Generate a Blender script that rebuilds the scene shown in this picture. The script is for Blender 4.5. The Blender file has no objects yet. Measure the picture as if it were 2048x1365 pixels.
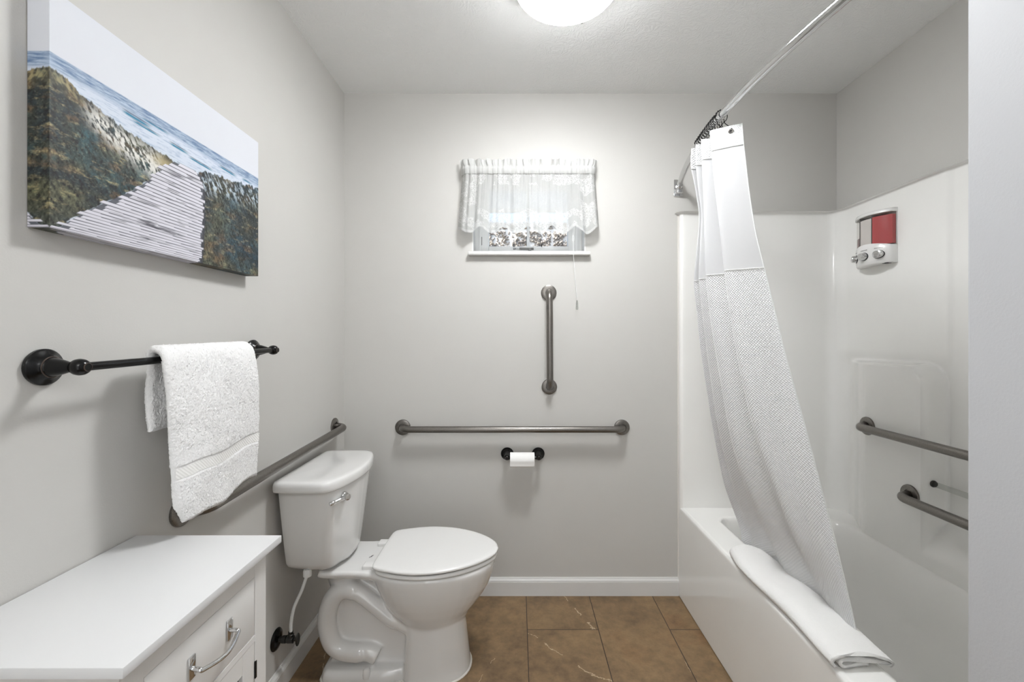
import bpy, bmesh, math, random
import numpy as np
from mathutils import Vector, Matrix
random.seed(4)
rng = np.random.default_rng(7)
S = bpy.context.scene
COL = S.collection
PI = math.pi

# ------------------------------------------------------------------ camera
# room: x to the right (left wall x=0), y towards the back wall (y=0), z up
CX, CZ, F, DB = 0.8455, 1.253, 875.0, 2.129      # camera x, height, focal px, distance to back wall
VX, VY = 1036.0, 675.0                            # vanishing point of the side walls
cd = bpy.data.cameras.new('camera'); cam = bpy.data.objects.new('camera', cd); COL.objects.link(cam)
cam.location = (CX, -DB, CZ); cam.rotation_euler = (PI / 2, 0, 0)
cd.sensor_fit = 'HORIZONTAL'; cd.sensor_width = 36; cd.lens = F / 2048 * 36
cd.shift_x = -(VX - 1024) / 2048; cd.shift_y = -(682.5 - VY) / 2048
cd.clip_start = 0.02; cd.clip_end = 200
S.camera = cam

# ------------------------------------------------------------------ light and exposure
W = bpy.data.worlds.new('sky'); S.world = W; W.use_nodes = True
wn = W.node_tree.nodes; wl = W.node_tree.links
bg = wn['Background']; sky = wn.new('ShaderNodeTexSky'); sky.sky_type = 'NISHITA'
sky.sun_disc = False; sky.sun_elevation = math.radians(48); sky.sun_rotation = math.radians(200)
wl.new(sky.outputs[0], bg.inputs[0]); bg.inputs[1].default_value = 0.6
sd = bpy.data.lights.new('sun', 'SUN'); sun = bpy.data.objects.new('sun', sd); COL.objects.link(sun)
sd.energy = 13.0; sd.angle = math.radians(0.6); sd.color = (1, 0.95, 0.88)
sun.rotation_euler = (math.radians(38), 0, math.radians(-58))
# the bath's vanity lamp: three globes on the wall behind the camera
VANITY = 7.0
for k, gx_ in enumerate((0.55, 0.80, 1.05)):
    ld = bpy.data.lights.new('vanity_globe', 'POINT'); lamp = bpy.data.objects.new('vanity_globe', ld); COL.objects.link(lamp)
    ld.shadow_soft_size = 0.06; ld.energy = VANITY; ld.color = (0.97, 0.985, 1.0); lamp.location = (gx_, -2.88, 2.08)
# added door-sized soft fill light behind the camera, inside the closed front wall
ld = bpy.data.lights.new('rear_fill_light', 'AREA'); lamp = bpy.data.objects.new('rear_fill_light', ld); COL.objects.link(lamp)
ld.shape = 'RECTANGLE'; ld.size = 0.78; ld.size_y = 1.98; ld.energy = 8.5; ld.color = (0.92, 0.965, 1.0)
lamp.location = (0.70, -3.03, 1.01); lamp.rotation_euler = (math.radians(90), 0, 0)
CEILING_LAMP = 82.0
vs = S.view_settings
vs.view_transform = 'Standard'; vs.look = 'None'; vs.gamma = 1; vs.use_curve_mapping = False
vs.exposure = -0.1
S.cycles.use_denoising = True
S.cycles.max_bounces = 10; S.cycles.diffuse_bounces = 6; S.cycles.transparent_max_bounces = 16
S.cycles.sample_clamp_indirect = 6

# ------------------------------------------------------------------ measuring helpers
def at_d(px, py, d): return Vector((CX + (px - VX) * d / F, d - DB, CZ - (py - VY) * d / F))
def at_x(px, py, x): return at_d(px, py, (x - CX) * F / (px - VX))
def at_z(px, py, z): return at_d(px, py, (CZ - z) * F / (py - VY))
def at_y(px, py, y): return at_d(px, py, y + DB)

def lin(c):
    c = c / 255.0
    return c / 12.92 if c <= 0.04045 else ((c + 0.055) / 1.055) ** 2.4
def rgb(r, g, b): return (lin(r), lin(g), lin(b), 1)

# ------------------------------------------------------------------ materials
def new_mat(name):
    m = bpy.data.materials.new(name); m.use_nodes = True
    nt = m.node_tree; return m, nt, nt.nodes, nt.links, nt.nodes['Principled BSDF']
def coords(nt, kind='Object', scale=(1, 1, 1)):
    tc = nt.nodes.new('ShaderNodeTexCoord'); mp = nt.nodes.new('ShaderNodeMapping')
    mp.inputs['Scale'].default_value = scale
    nt.links.new(tc.outputs[kind], mp.inputs[0]); return mp.outputs[0]
def noise(nt, vec, scale, detail=3, rough=0.5):
    n = nt.nodes.new('ShaderNodeTexNoise'); n.inputs['Scale'].default_value = scale
    n.inputs['Detail'].default_value = detail; n.inputs['Roughness'].default_value = rough
    nt.links.new(vec, n.inputs['Vector']); return n
def bump(nt, h, strength, dist, b):
    bp = nt.nodes.new('ShaderNodeBump'); bp.inputs['Strength'].default_value = strength
    bp.inputs['Distance'].default_value = dist
    nt.links.new(h, bp.inputs['Height']); nt.links.new(bp.outputs[0], b.inputs['Normal']); return bp
def ramp(nt, fac, stops):
    r = nt.nodes.new('ShaderNodeValToRGB'); e = r.color_ramp.elements
    while len(e) < len(stops): e.new(0.5)
    for k, (p, c) in enumerate(stops): e[k].position = p; e[k].color = c
    nt.links.new(fac, r.inputs[0]); return r
def math_node(nt, op, a, b=None, c=None):
    m = nt.nodes.new('ShaderNodeMath'); m.operation = op
    for k, v in enumerate((a, b, c)):
        if v is None: continue
        if isinstance(v, (int, float)): m.inputs[k].default_value = v
        else: nt.links.new(v, m.inputs[k])
    return m.outputs[0]
def mix_rgb(nt, fac, a, b, mode='MIX'):
    m = nt.nodes.new('ShaderNodeMix'); m.data_type = 'RGBA'; m.blend_type = mode
    if isinstance(fac, (int, float)): m.inputs['Factor'].default_value = fac
    else: nt.links.new(fac, m.inputs['Factor'])
    for s, v in (('A', a), ('B', b)):
        sock = [i for i in m.inputs if i.name == s and i.type == 'RGBA'][0]
        if isinstance(v, tuple): sock.default_value = v
        else: nt.links.new(v, sock)
    return [o for o in m.outputs if o.type == 'RGBA'][0]

def plain(name, col, rough=0.5, metal=0.0, bscale=0, bstr=0.1, bdist=0.001, coat=0.0, var=0.02, spec=0.5):
    m, nt, N, L, b = new_mat(name)
    v = coords(nt); n = noise(nt, v, 6, 3)
    hi = tuple(min(1, c * (1 + var)) for c in col[:3]) + (1,); lo = tuple(c * (1 - var) for c in col[:3]) + (1,)
    r = ramp(nt, n.outputs[0], [(0.35, lo), (0.65, hi)]); L.new(r.outputs[0], b.inputs['Base Color'])
    b.inputs['Roughness'].default_value = rough; b.inputs['Metallic'].default_value = metal
    b.inputs['Coat Weight'].default_value = coat; b.inputs['Coat Roughness'].default_value = 0.06
    b.inputs['Specular IOR Level'].default_value = spec
    if bscale:
        n2 = noise(nt, v, bscale, 4, 0.6); bump(nt, n2.outputs[0], bstr, bdist, b)
    return m

PAINT = rgb(194, 192, 188)
M = {}
M['wall'] = plain('wall_paint', PAINT, 0.62, bscale=260, bstr=0.22, bdist=0.0012, var=0.006, spec=0.3)
M['jamb'] = plain('partition_paint', rgb(196, 197, 200), 0.6, bscale=260, bstr=0.22, bdist=0.0012, var=0.006, spec=0.3)
def ceiling_mat():
    m, nt, N, L, b = new_mat('brushed_stucco_ceiling')
    b.inputs['Base Color'].default_value = rgb(238, 238, 237); b.inputs['Roughness'].default_value = 0.8
    v = coords(nt, 'Object', (1, 1, 1)); n0 = noise(nt, v, 9, 2)
    vm = N.new('ShaderNodeVectorMath'); vm.operation = 'MULTIPLY_ADD'
    L.new(n0.outputs['Color'], vm.inputs[0]); vm.inputs[1].default_value = (0.5, 0.5, 0); L.new(v, vm.inputs[2])
    n = noise(nt, vm.outputs[0], 55, 4, 0.65)
    r = ramp(nt, n.outputs[0], [(0.42, (0, 0, 0, 1)), (0.62, (1, 1, 1, 1))])
    bump(nt, r.outputs[0], 0.35, 0.003, b); return m
M['ceiling'] = ceiling_mat()
M['trim'] = plain('white_trim_enamel', rgb(214, 213, 211), 0.35, var=0.02, bscale=30, bstr=0.05)
M['vinyl'] = plain('white_window_vinyl', rgb(226, 227, 226), 0.35)
M['ceramic'] = plain('vitreous_china', rgb(222, 221, 219), 0.08, var=0.004, coat=0.5)
M['plastic'] = plain('white_seat_plastic', rgb(226, 225, 223), 0.22, var=0.004)
M['fiberglass'] = plain('tub_gelcoat', rgb(238, 237, 234), 0.10, var=0.006, coat=0.4, bscale=3.5, bstr=0.25, bdist=0.004)
M['cabinet'] = plain('white_cabinet_lacquer', rgb(224, 222, 219), 0.4, var=0.01, bscale=120, bstr=0.05)
M['cabtop'] = plain('white_cabinet_top', rgb(216, 216, 216), 0.38, var=0.004, bscale=200, bstr=0.04)
M['dark_glass'] = plain('dark_cabinet_glass', rgb(38, 36, 34), 0.1)
M['black'] = plain('oil_rubbed_bronze', rgb(7, 7, 7), 0.22, metal=0.0, coat=0.0, spec=0.3)
M['bronze_edge'] = plain('worn_bronze_edge', rgb(96, 84, 78), 0.35, metal=0.8)
M['pewter'] = plain('dark_valve_metal', rgb(72, 72, 70), 0.3, metal=0.9, var=0.1)
M['chrome'] = plain('chrome', rgb(215, 215, 215), 0.06, metal=1.0)
M['gap_shade'] = plain('painted_gap_shade', rgb(22, 22, 22), 0.7)  # near-black colour standing for the shade in gaps and holes
M['mark'] = plain('black_print', rgb(30, 30, 32), 0.5)
M['paper'] = plain('tissue_paper', rgb(236, 235, 233), 0.9, bscale=300, bstr=0.3, bdist=0.0006)
M['grout_caulk'] = plain('white_caulk', rgb(225, 222, 215), 0.5)
def brushed():
    m, nt, N, L, b = new_mat('brushed_stainless_steel')
    v = coords(nt, 'Object', (1, 1, 1)); n = noise(nt, v, 500, 2)
    r = ramp(nt, n.outputs[0], [(0.3, rgb(112, 108, 104)), (0.7, rgb(138, 134, 129))])
    L.new(r.outputs[0], b.inputs['Base Color'])
    b.inputs['Metallic'].default_value = 1; b.inputs['Roughness'].default_value = 0.34
    n2 = noise(nt, v, 700, 2); bump(nt, n2.outputs[0], 0.12, 0.0005, b); return m
M['steel'] = brushed()
def terry(name, col):
    m, nt, N, L, b = new_mat(name)
    v = coords(nt); n = noise(nt, v, 520, 3, 0.7); vo = N.new('ShaderNodeTexVoronoi'); vo.inputs['Scale'].default_value = 560
    L.new(v, vo.inputs['Vector'])
    h = math_node(nt, 'ADD', n.outputs[0], math_node(nt, 'MULTIPLY', vo.outputs['Distance'], -0.9))
    b.inputs['Base Color'].default_value = col; b.inputs['Roughness'].default_value = 0.95
    b.inputs['Sheen Weight'].default_value = 0.15; b.inputs['Specular IOR Level'].default_value = 0.0
    bump(nt, h, 0.42, 0.002, b); return m
M['terry'] = terry('white_terry_cloth', rgb(238, 237, 236))
M['mat_cloth'] = terry('white_bath_mat_cloth', rgb(234, 233, 231))
def ribbed():
    m, nt, N, L, b = new_mat('towel_band_weave')
    v = coords(nt, 'UV', (1, 1, 1)); w = N.new('ShaderNodeTexWave'); w.inputs['Scale'].default_value = 75
    w.bands_direction = 'DIAGONAL'; L.new(v, w.inputs[0])
    b.inputs['Base Color'].default_value = rgb(232, 231, 228); b.inputs['Roughness'].default_value = 0.8
    bump(nt, w.outputs['Fac'], 0.5, 0.001, b); return m
M['band'] = ribbed()
def waffle(name, col, cell=0.0105, strength=0.75, transl=0.25):
    m, nt, N, L, b = new_mat(name)
    tc = N.new('ShaderNodeTexCoord'); sp = N.new('ShaderNodeSeparateXYZ'); L.new(tc.outputs['UV'], sp.inputs[0])
    k = 2 * PI / cell
    u = math_node(nt, 'MULTIPLY', math_node(nt, 'ADD', sp.outputs[0], sp.outputs[1]), k * 0.62)
    w = math_node(nt, 'MULTIPLY', math_node(nt, 'SUBTRACT', sp.outputs[0], sp.outputs[1]), k * 0.62)
    h = math_node(nt, 'MULTIPLY', math_node(nt, 'SINE', u), math_node(nt, 'SINE', w))
    h = math_node(nt, 'ABSOLUTE', h)
    c = ramp(nt, h, [(0.0, tuple(x * 0.94 for x in col[:3]) + (1,)), (0.6, col)])
    L.new(c.outputs[0], b.inputs['Base Color'])
    b.inputs['Roughness'].default_value = 0.9; b.inputs['Specular IOR Level'].default_value = 0.15
    bp = bump(nt, h, strength, 0.0025, b)
    tr = N.new('ShaderNodeBsdfTranslucent'); tr.inputs[0].default_value = col; L.new(bp.outputs[0], tr.inputs['Normal'])
    mx = N.new('ShaderNodeMixShader'); mx.inputs[0].default_value = transl
    L.new(b.outputs[0], mx.inputs[1]); L.new(tr.outputs[0], mx.inputs[2])
    L.new(mx.outputs[0], N['Material Output'].inputs[0]); return m
M['waffle'] = waffle('waffle_weave_cloth', rgb(240, 240, 241), transl=0.2)
def sheer(name, col, alpha, transl=0.4):
    m, nt, N, L, b = new_mat(name)
    v = coords(nt, 'UV', (900, 900, 1)); n = noise(nt, v, 1.2, 2)
    b.inputs['Base Color'].default_value = col; b.inputs['Roughness'].default_value = 0.85
    bump(nt, n.outputs[0], 0.2, 0.0005, b)
    tr = N.new('ShaderNodeBsdfTranslucent'); tr.inputs[0].default_value = col
    mx = N.new('ShaderNodeMixShader'); mx.inputs[0].default_value = transl
    L.new(b.outputs[0], mx.inputs[1]); L.new(tr.outputs[0], mx.inputs[2])
    tp = N.new('ShaderNodeBsdfTransparent'); m2 = N.new('ShaderNodeMixShader'); m2.inputs[0].default_value = alpha
    L.new(tp.outputs[0], m2.inputs[1]); L.new(mx.outputs[0], m2.inputs[2])
    L.new(m2.outputs[0], N['Material Output'].inputs[0]); return m
M['sheer'] = sheer('sheer_window_cloth', rgb(208, 208, 209), 0.96, 0.15)
def lace():
    m, nt, N, L, b = new_mat('white_lace')
    tc = N.new('ShaderNodeTexCoord'); sp = N.new('ShaderNodeSeparateXYZ'); L.new(tc.outputs['UV'], sp.inputs[0])
    U, V = sp.outputs[0], sp.outputs[1]            # U 0..1 across, V 0..1 up
    sc = N.new('ShaderNodeVectorMath'); sc.operation = 'MULTIPLY'; L.new(tc.outputs['UV'], sc.inputs[0]); sc.inputs[1].default_value = (0.72, 0.26, 1)
    nz = noise(nt, sc.outputs[0], 60, 2)
    ad = N.new('ShaderNodeVectorMath'); ad.operation = 'MULTIPLY_ADD'; L.new(nz.outputs['Color'], ad.inputs[0])
    ad.inputs[1].default_value = (0.02, 0.02, 0); L.new(sc.outputs[0], ad.inputs[2])
    vo = N.new('ShaderNodeTexVoronoi'); vo.feature = 'DISTANCE_TO_EDGE'; vo.inputs['Scale'].default_value = 120; L.new(ad.outputs[0], vo.inputs['Vector'])
    n2 = noise(nt, sc.outputs[0], 16, 2)
    flower = math_node(nt, 'MULTIPLY', math_node(nt, 'LESS_THAN', vo.outputs['Distance'], 0.13),
                       math_node(nt, 'GREATER_THAN', n2.outputs[0], 0.46))
    # dense borders: bottom, sides and under the rod
    low = math_node(nt, 'LESS_THAN', V, 0.34); top = math_node(nt, 'GREATER_THAN', V, 0.80)
    side = math_node(nt, 'GREATER_THAN', math_node(nt, 'ABSOLUTE', math_node(nt, 'SUBTRACT', U, 0.5)), 0.37)
    zone = math_node(nt, 'MAXIMUM', math_node(nt, 'MAXIMUM', low, top), side)
    zone = math_node(nt, 'MAXIMUM', zone, 0.12)
    hem = math_node(nt, 'LESS_THAN', V, 0.045)
    a = math_node(nt, 'MULTIPLY_ADD', math_node(nt, 'MULTIPLY', flower, zone), 0.26, 0.70)
    a = math_node(nt, 'MAXIMUM', a, math_node(nt, 'MULTIPLY', hem, 0.9))
    a = math_node(nt, 'MAXIMUM', a, math_node(nt, 'MULTIPLY', math_node(nt, 'GREATER_THAN', V, 1.0), 0.86))
    col = rgb(204, 204, 202)
    b.inputs['Base Color'].default_value = col; b.inputs['Roughness'].default_value = 0.9
    bump(nt, math_node(nt, 'MULTIPLY', flower, zone), 0.5, 0.001, b)
    tr = N.new('ShaderNodeBsdfTranslucent'); tr.inputs[0].default_value = col
    mx = N.new('ShaderNodeMixShader'); mx.inputs[0].default_value = 0.25
    L.new(b.outputs[0], mx.inputs[1]); L.new(tr.outputs[0], mx.inputs[2])
    tp = N.new('ShaderNodeBsdfTransparent'); m2 = N.new('ShaderNodeMixShader'); L.new(a, m2.inputs[0])
    L.new(tp.outputs[0], m2.inputs[1]); L.new(mx.outputs[0], m2.inputs[2])
    L.new(m2.outputs[0], N['Material Output'].inputs[0]); return m
M['lace'] = lace()
def glass(name, col, rough=0.0, alpha=0.12):
    m, nt, N, L, b = new_mat(name)
    g = N.new('ShaderNodeBsdfGlossy'); g.inputs['Roughness'].default_value = rough
    t = N.new('ShaderNodeBsdfTransparent'); t.inputs[0].default_value = col
    lw = N.new('ShaderNodeLayerWeight'); lw.inputs[0].default_value = 0.5
    fr = math_node(nt, 'MULTIPLY_ADD', math_node(nt, 'POWER', lw.outputs['Facing'], 4), 0.5, 0.04)
    mx = N.new('ShaderNodeMixShader'); L.new(fr, mx.inputs[0]); L.new(t.outputs[0], mx.inputs[1]); L.new(g.outputs[0], mx.inputs[2])
    L.new(mx.outputs[0], N['Material Output'].inputs[0]); return m
M['pane'] = glass('window_glass', (0.97, 0.98, 0.98, 1))
M['clear'] = glass('clear_acrylic', (0.86, 0.87, 0.86, 1), 0.05)
M['smoke'] = glass('clear_chamber_plastic', (0.93, 0.92, 0.91, 1), 0.03)
M['red_soap'] = plain('red_soap', rgb(176, 62, 66), 0.25, coat=0.5, var=0.04)
M['dark_soap'] = plain('dark_red_soap', rgb(96, 40, 48), 0.25, coat=0.5, var=0.04)
M['white_soap'] = plain('white_soap', rgb(212, 208, 205), 0.25, coat=0.5, var=0.03)
M['grey_latch'] = plain('grey_latch_metal', rgb(120, 120, 118), 0.45, metal=0.3)
def emis(name, col, st):
    m, nt, N, L, b = new_mat(name)
    b.inputs['Base Color'].default_value = col; b.inputs['Emission Color'].default_value = col
    b.inputs['Emission Strength'].default_value = st; b.inputs['Roughness'].default_value = 0.3; return m
M['diffuser'] = emis('lit_frosted_glass', (0.965, 0.985, 1, 1), CEILING_LAMP)
def hot_spot(m):            # the bulbs sit in the middle of the frosted dome, its rim glows less
    nt = m.node_tree; tc = nt.nodes.new('ShaderNodeTexCoord'); vm = nt.nodes.new('ShaderNodeVectorMath'); vm.operation = 'MULTIPLY'
    nt.links.new(tc.outputs['Object'], vm.inputs[0]); vm.inputs[1].default_value = (1, 1, 0)
    ln = nt.nodes.new('ShaderNodeVectorMath'); ln.operation = 'LENGTH'; nt.links.new(vm.outputs[0], ln.inputs[0])
    q = math_node(nt, 'POWER', math_node(nt, 'DIVIDE', ln.outputs['Value'], 0.17), 2.0)
    st = math_node(nt, 'MULTIPLY', math_node(nt, 'MAXIMUM', math_node(nt, 'MULTIPLY_ADD', q, -0.90, 1.22), 0.32), CEILING_LAMP * 1.35)
    nt.links.new(st, nt.nodes['Principled BSDF'].inputs['Emission Strength'])
hot_spot(M['diffuser'])
def tile():
    m, nt, N, L, b = new_mat('brown_stone_tile')
    tc = N.new('ShaderNodeTexCoord'); sp = N.new('ShaderNodeSeparateXYZ'); L.new(tc.outputs['Object'], sp.inputs[0])
    cb = N.new('ShaderNodeCombineXYZ')
    L.new(math_node(nt, 'ADD', sp.outputs[1], 6.1 + 0.56), cb.inputs[0])
    L.new(math_node(nt, 'ADD', sp.outputs[0], -0.885 + 3.05), cb.inputs[1])
    br = N.new('ShaderNodeTexBrick'); L.new(cb.outputs[0], br.inputs['Vector'])
    br.inputs['Scale'].default_value = 1; br.inputs['Brick Width'].default_value = 0.61; br.inputs['Row Height'].default_value = 0.305
    br.inputs['Mortar Size'].default_value = 0.0017; br.inputs['Mortar Smooth'].default_value = 0.1; br.offset = 0.5; br.offset_frequency = 2
    br.inputs['Color1'].default_value = (0.2, 0.2, 0.2, 1); br.inputs['Color2'].default_value = (0.8, 0.8, 0.8, 1)
    # per-tile shift so that the figure changes from tile to tile
    ad = N.new('ShaderNodeVectorMath'); ad.operation = 'MULTIPLY_ADD'; L.new(br.outputs['Color'], ad.inputs[0]); ad.inputs[1].default_value = (3, 5, 7)
    L.new(tc.outputs['Object'], ad.inputs[2])
    n1 = noise(nt, ad.outputs[0], 3.2, 8, 0.62); n2 = noise(nt, ad.outputs[0], 26, 6, 0.7)
    c1 = ramp(nt, n1.outputs[0], [(0.30, rgb(84, 64, 44)), (0.46, rgb(110, 86, 60)), (0.58, rgb(134, 108, 76)), (0.72, rgb(118, 80, 48))])
    c2 = mix_rgb(nt, 0.42, c1.outputs[0], ramp(nt, n2.outputs[0], [(0.3, rgb(84, 68, 50)), (0.7, rgb(162, 136, 102))]).outputs[0])
    # pale veins, broken up
    st_ = N.new('ShaderNodeVectorMath'); st_.operation = 'MULTIPLY'; L.new(ad.outputs[0], st_.inputs[0]); st_.inputs[1].default_value = (1.5, 0.75, 1)
    w0 = noise(nt, st_.outputs[0], 1.5, 0); w1 = noise(nt, ad.outputs[0], 17, 4, 0.7)
    wv = math_node(nt, 'MULTIPLY_ADD', w1.outputs[0], 0.045, w0.outputs[0])
    vein = math_node(nt, 'LESS_THAN', math_node(nt, 'ABSOLUTE', math_node(nt, 'SUBTRACT', wv, 0.535)), 0.0016)
    brk = math_node(nt, 'GREATER_THAN', noise(nt, ad.outputs[0], 13, 3).outputs[0], 0.51)
    vf = math_node(nt, 'MULTIPLY', math_node(nt, 'MULTIPLY', vein, brk), 0.55)
    c3 = mix_rgb(nt, vf, c2, rgb(214, 194, 164))
    c4 = mix_rgb(nt, br.outputs['Fac'], c3, rgb(48, 36, 28))
    L.new(c4, b.inputs['Base Color'])
    L.new(ramp(nt, n2.outputs[0], [(0.3, (0.42,) * 3 + (1,)), (0.7, (0.55,) * 3 + (1,))]).outputs[0], b.inputs['Roughness'])
    h = math_node(nt, 'SUBTRACT', math_node(nt, 'MULTIPLY', n2.outputs[0], 0.25), br.outputs['Fac'])
    bump(nt, h, 0.6, 0.002, b); return m
M['tile'] = tile()
def vcol(name, rough=0.6):
    m, nt, N, L, b = new_mat(name)
    a = N.new('ShaderNodeVertexColor'); a.layer_name = 'print'
    L.new(a.outputs[0], b.inputs['Base Color']); b.inputs['Roughness'].default_value = rough
    v = coords(nt, 'Object', (1, 1, 1)); n = noise(nt, v, 900, 1); bump(nt, n.outputs[0], 0.15, 0.0004, b); return m
M['print'] = vcol('printed_canvas')
def block():
    m, nt, N, L, b = new_mat('split_face_block')
    v = coords(nt); n = noise(nt, v, 14, 6, 0.7); n2 = noise(nt, v, 60, 5, 0.7)
    c = ramp(nt, n.outputs[0], [(0.3, rgb(96, 92, 96)), (0.5, rgb(190, 178, 164)), (0.72, rgb(222, 212, 198))])
    c2 = mix_rgb(nt, 0.35, c.outputs[0], ramp(nt, n2.outputs[0], [(0.4, rgb(150, 132, 116)), (0.6, rgb(225, 218, 208))]).outputs[0])
    L.new(c2, b.inputs['Base Color']); b.inputs['Roughness'].default_value = 0.95
    bump(nt, n2.outputs[0], 1.0, 0.02, b); return m
M['block'] = block()
M['mortar'] = plain('pale_mortar', rgb(214, 208, 198), 0.9, bscale=80, bstr=0.3)
M['soil'] = plain('soil', rgb(120, 108, 92), 0.95, bscale=20, bstr=0.8, bdist=0.02, var=0.2)

# ------------------------------------------------------------------ mesh helpers
def wloc(o):
    v = Vector((0, 0, 0))
    while o: v += o.location; o = o.parent
    return v
def link_mesh(name, me, mat, parent, smooth=True, angle=None):
    o = bpy.data.objects.new(name, me); COL.objects.link(o)
    if mat: me.materials.append(mat)
    if parent: o.parent = parent
    if smooth:
        me.polygons.foreach_set('use_smooth', [True] * len(me.polygons))
        if angle is not None:
            me.set_sharp_from_angle(angle=math.radians(angle))
    return o
class MB:
    def __init__(s): s.v = []; s.f = []; s.uv = None
    def add(s, v, f):
        k = len(s.v); s.v += [tuple(p) for p in v]; s.f += [tuple(i + k for i in q) for q in f]; return s
    def box(s, x0, x1, y0, y1, z0, z1, bev=0, seg=2):
        bm = bmesh.new()
        bmesh.ops.create_cube(bm, size=1)
        for v in bm.verts:
            v.co = Vector(((x0 + x1) / 2 + v.co.x * (x1 - x0), (y0 + y1) / 2 + v.co.y * (y1 - y0), (z0 + z1) / 2 + v.co.z * (z1 - z0)))
        if bev: bmesh.ops.bevel(bm, geom=bm.edges[:], offset=bev, segments=seg, affect='EDGES', profile=0.5)
        bm.verts.ensure_lookup_table()
        s.add([v.co[:] for v in bm.verts], [[v.index for v in f.verts] for f in bm.faces]); bm.free(); return s
    def tube(s, pts, r, seg=12, caps=True):
        pts = [Vector(p) for p in pts]; n = len(pts)
        rs = [r] * n if isinstance(r, (int, float)) else list(r)
        T = []
        for i in range(n):
            t = pts[min(i + 1, n - 1)] - pts[max(i - 1, 0)]; T.append(t.normalized())
        a = Vector((0, 0, 1)) if abs(T[0].z) < 0.9 else Vector((1, 0, 0))
        u = (a - T[0] * a.dot(T[0])).normalized(); V = []
        for i in range(n):
            u = (u - T[i] * u.dot(T[i])).normalized(); w = T[i].cross(u)
            for k in range(seg):
                q = 2 * PI * k / seg; V.append(pts[i] + (u * math.cos(q) + w * math.sin(q)) * rs[i])
        Fc = [(i * seg + k, i * seg + (k + 1) % seg, (i + 1) * seg + (k + 1) % seg, (i + 1) * seg + k) for i in range(n - 1) for k in range(seg)]
        if caps: Fc += [tuple(range(seg))[::-1], tuple((n - 1) * seg + k for k in range(seg))]
        return s.add(V, Fc)
    def lathe(s, prof, origin, axis, seg=32, caps=True):
        o = Vector(origin); a = Vector(axis).normalized()
        h = Vector((0, 0, 1)) if abs(a.z) < 0.9 else Vector((1, 0, 0))
        u = (h - a * h.dot(a)).normalized(); w = a.cross(u); V = []
        for r, t in prof:
            for k in range(seg):
                q = 2 * PI * k / seg; V.append(o + a * t + (u * math.cos(q) + w * math.sin(q)) * max(r, 1e-5))
        n = len(prof)
        Fc = [(i * seg + k, i * seg + (k + 1) % seg, (i + 1) * seg + (k + 1) % seg, (i + 1) * seg + k) for i in range(n - 1) for k in range(seg)]
        if caps: Fc += [tuple(range(seg))[::-1], tuple((n - 1) * seg + k for k in range(seg))]
        return s.add(V, Fc)
    def ring(s, prof, origin, axis, seg=32): return s.lathe(prof + prof[:1], origin, axis, seg, False)
    def loft(s, rings, cap0=True, cap1=True):
        n = len(rings[0]); V = [p for r in rings for p in r]
        Fc = [(i * n + k, i * n + (k + 1) % n, (i + 1) * n + (k + 1) % n, (i + 1) * n + k) for i in range(len(rings) - 1) for k in range(n)]
        if cap0: Fc.append(tuple(range(n))[::-1])
        if cap1: Fc.append(tuple((len(rings) - 1) * n + k for k in range(n)))
        return s.add(V, Fc)
    def ball(s, c, r, seg=12, sc=(1, 1, 1)):
        c = Vector(c); rings = []
        V = []; m = seg // 2
        prof = [(max(1e-5, math.sin(PI * i / m)) * r, -math.cos(PI * i / m) * r) for i in range(m + 1)]
        for rr, t in prof:
            for k in range(seg):
                q = 2 * PI * k / seg; V.append(c + Vector((rr * math.cos(q) * sc[0], rr * math.sin(q) * sc[1], t * sc[2])))
        Fc = [(i * seg + k, i * seg + (k + 1) % seg, (i + 1) * seg + (k + 1) % seg, (i + 1) * seg + k) for i in range(m) for k in range(seg)]
        return s.add(V, Fc)
    def build(s, name, mat, parent=None, smooth=True, angle=40):
        off = wloc(parent) if parent else Vector((0, 0, 0))
        me = bpy.data.meshes.new(name)
        me.from_pydata([tuple(Vector(p) - off) for p in s.v], [], s.f); me.update()
        bm = bmesh.new(); bm.from_mesh(me); bmesh.ops.recalc_face_normals(bm, faces=bm.faces[:]); bm.to_mesh(me); bm.free()
        return link_mesh(name, me, mat, parent, smooth, angle)
def grid_obj(name, P, mat, parent=None, UV=None, wrap=False, colors=None, flip=False, angle=None):
    P = np.asarray(P, float); n, m = P.shape[:2]
    off = np.array(wloc(parent)) if parent else np.zeros(3)
    me = bpy.data.meshes.new(name)
    idx = np.arange(n * m).reshape(n, m)
    if wrap: idx = np.concatenate([idx, idx[:1]], 0)
    q = np.stack([idx[:-1, :-1], idx[1:, :-1], idx[1:, 1:], idx[:-1, 1:]], -1).reshape(-1, 4)
    if flip: q = q[:, ::-1]
    me.vertices.add(n * m); me.vertices.foreach_set('co', (P.reshape(-1, 3) - off).ravel())
    me.loops.add(q.size); me.loops.foreach_set('vertex_index', q.ravel().astype(np.int32))
    me.polygons.add(len(q)); me.polygons.foreach_set('loop_start', np.arange(0, q.size, 4, dtype=np.int32))
    me.update(calc_edges=True); me.validate()
    if UV is not None:
        l = me.uv_layers.new(name='uv'); l.data.foreach_set('uv', np.asarray(UV, float).reshape(-1, 2)[q.ravel()].ravel())
    if colors is not None:
        a = me.color_attributes.new('print', 'FLOAT_COLOR', 'POINT'); c = np.ones((n * m, 4)); c[:, :3] = colors.reshape(-1, 3)
        a.data.foreach_set('color', c.ravel())
    return link_mesh(name, me, mat, parent, True, angle)
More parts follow.
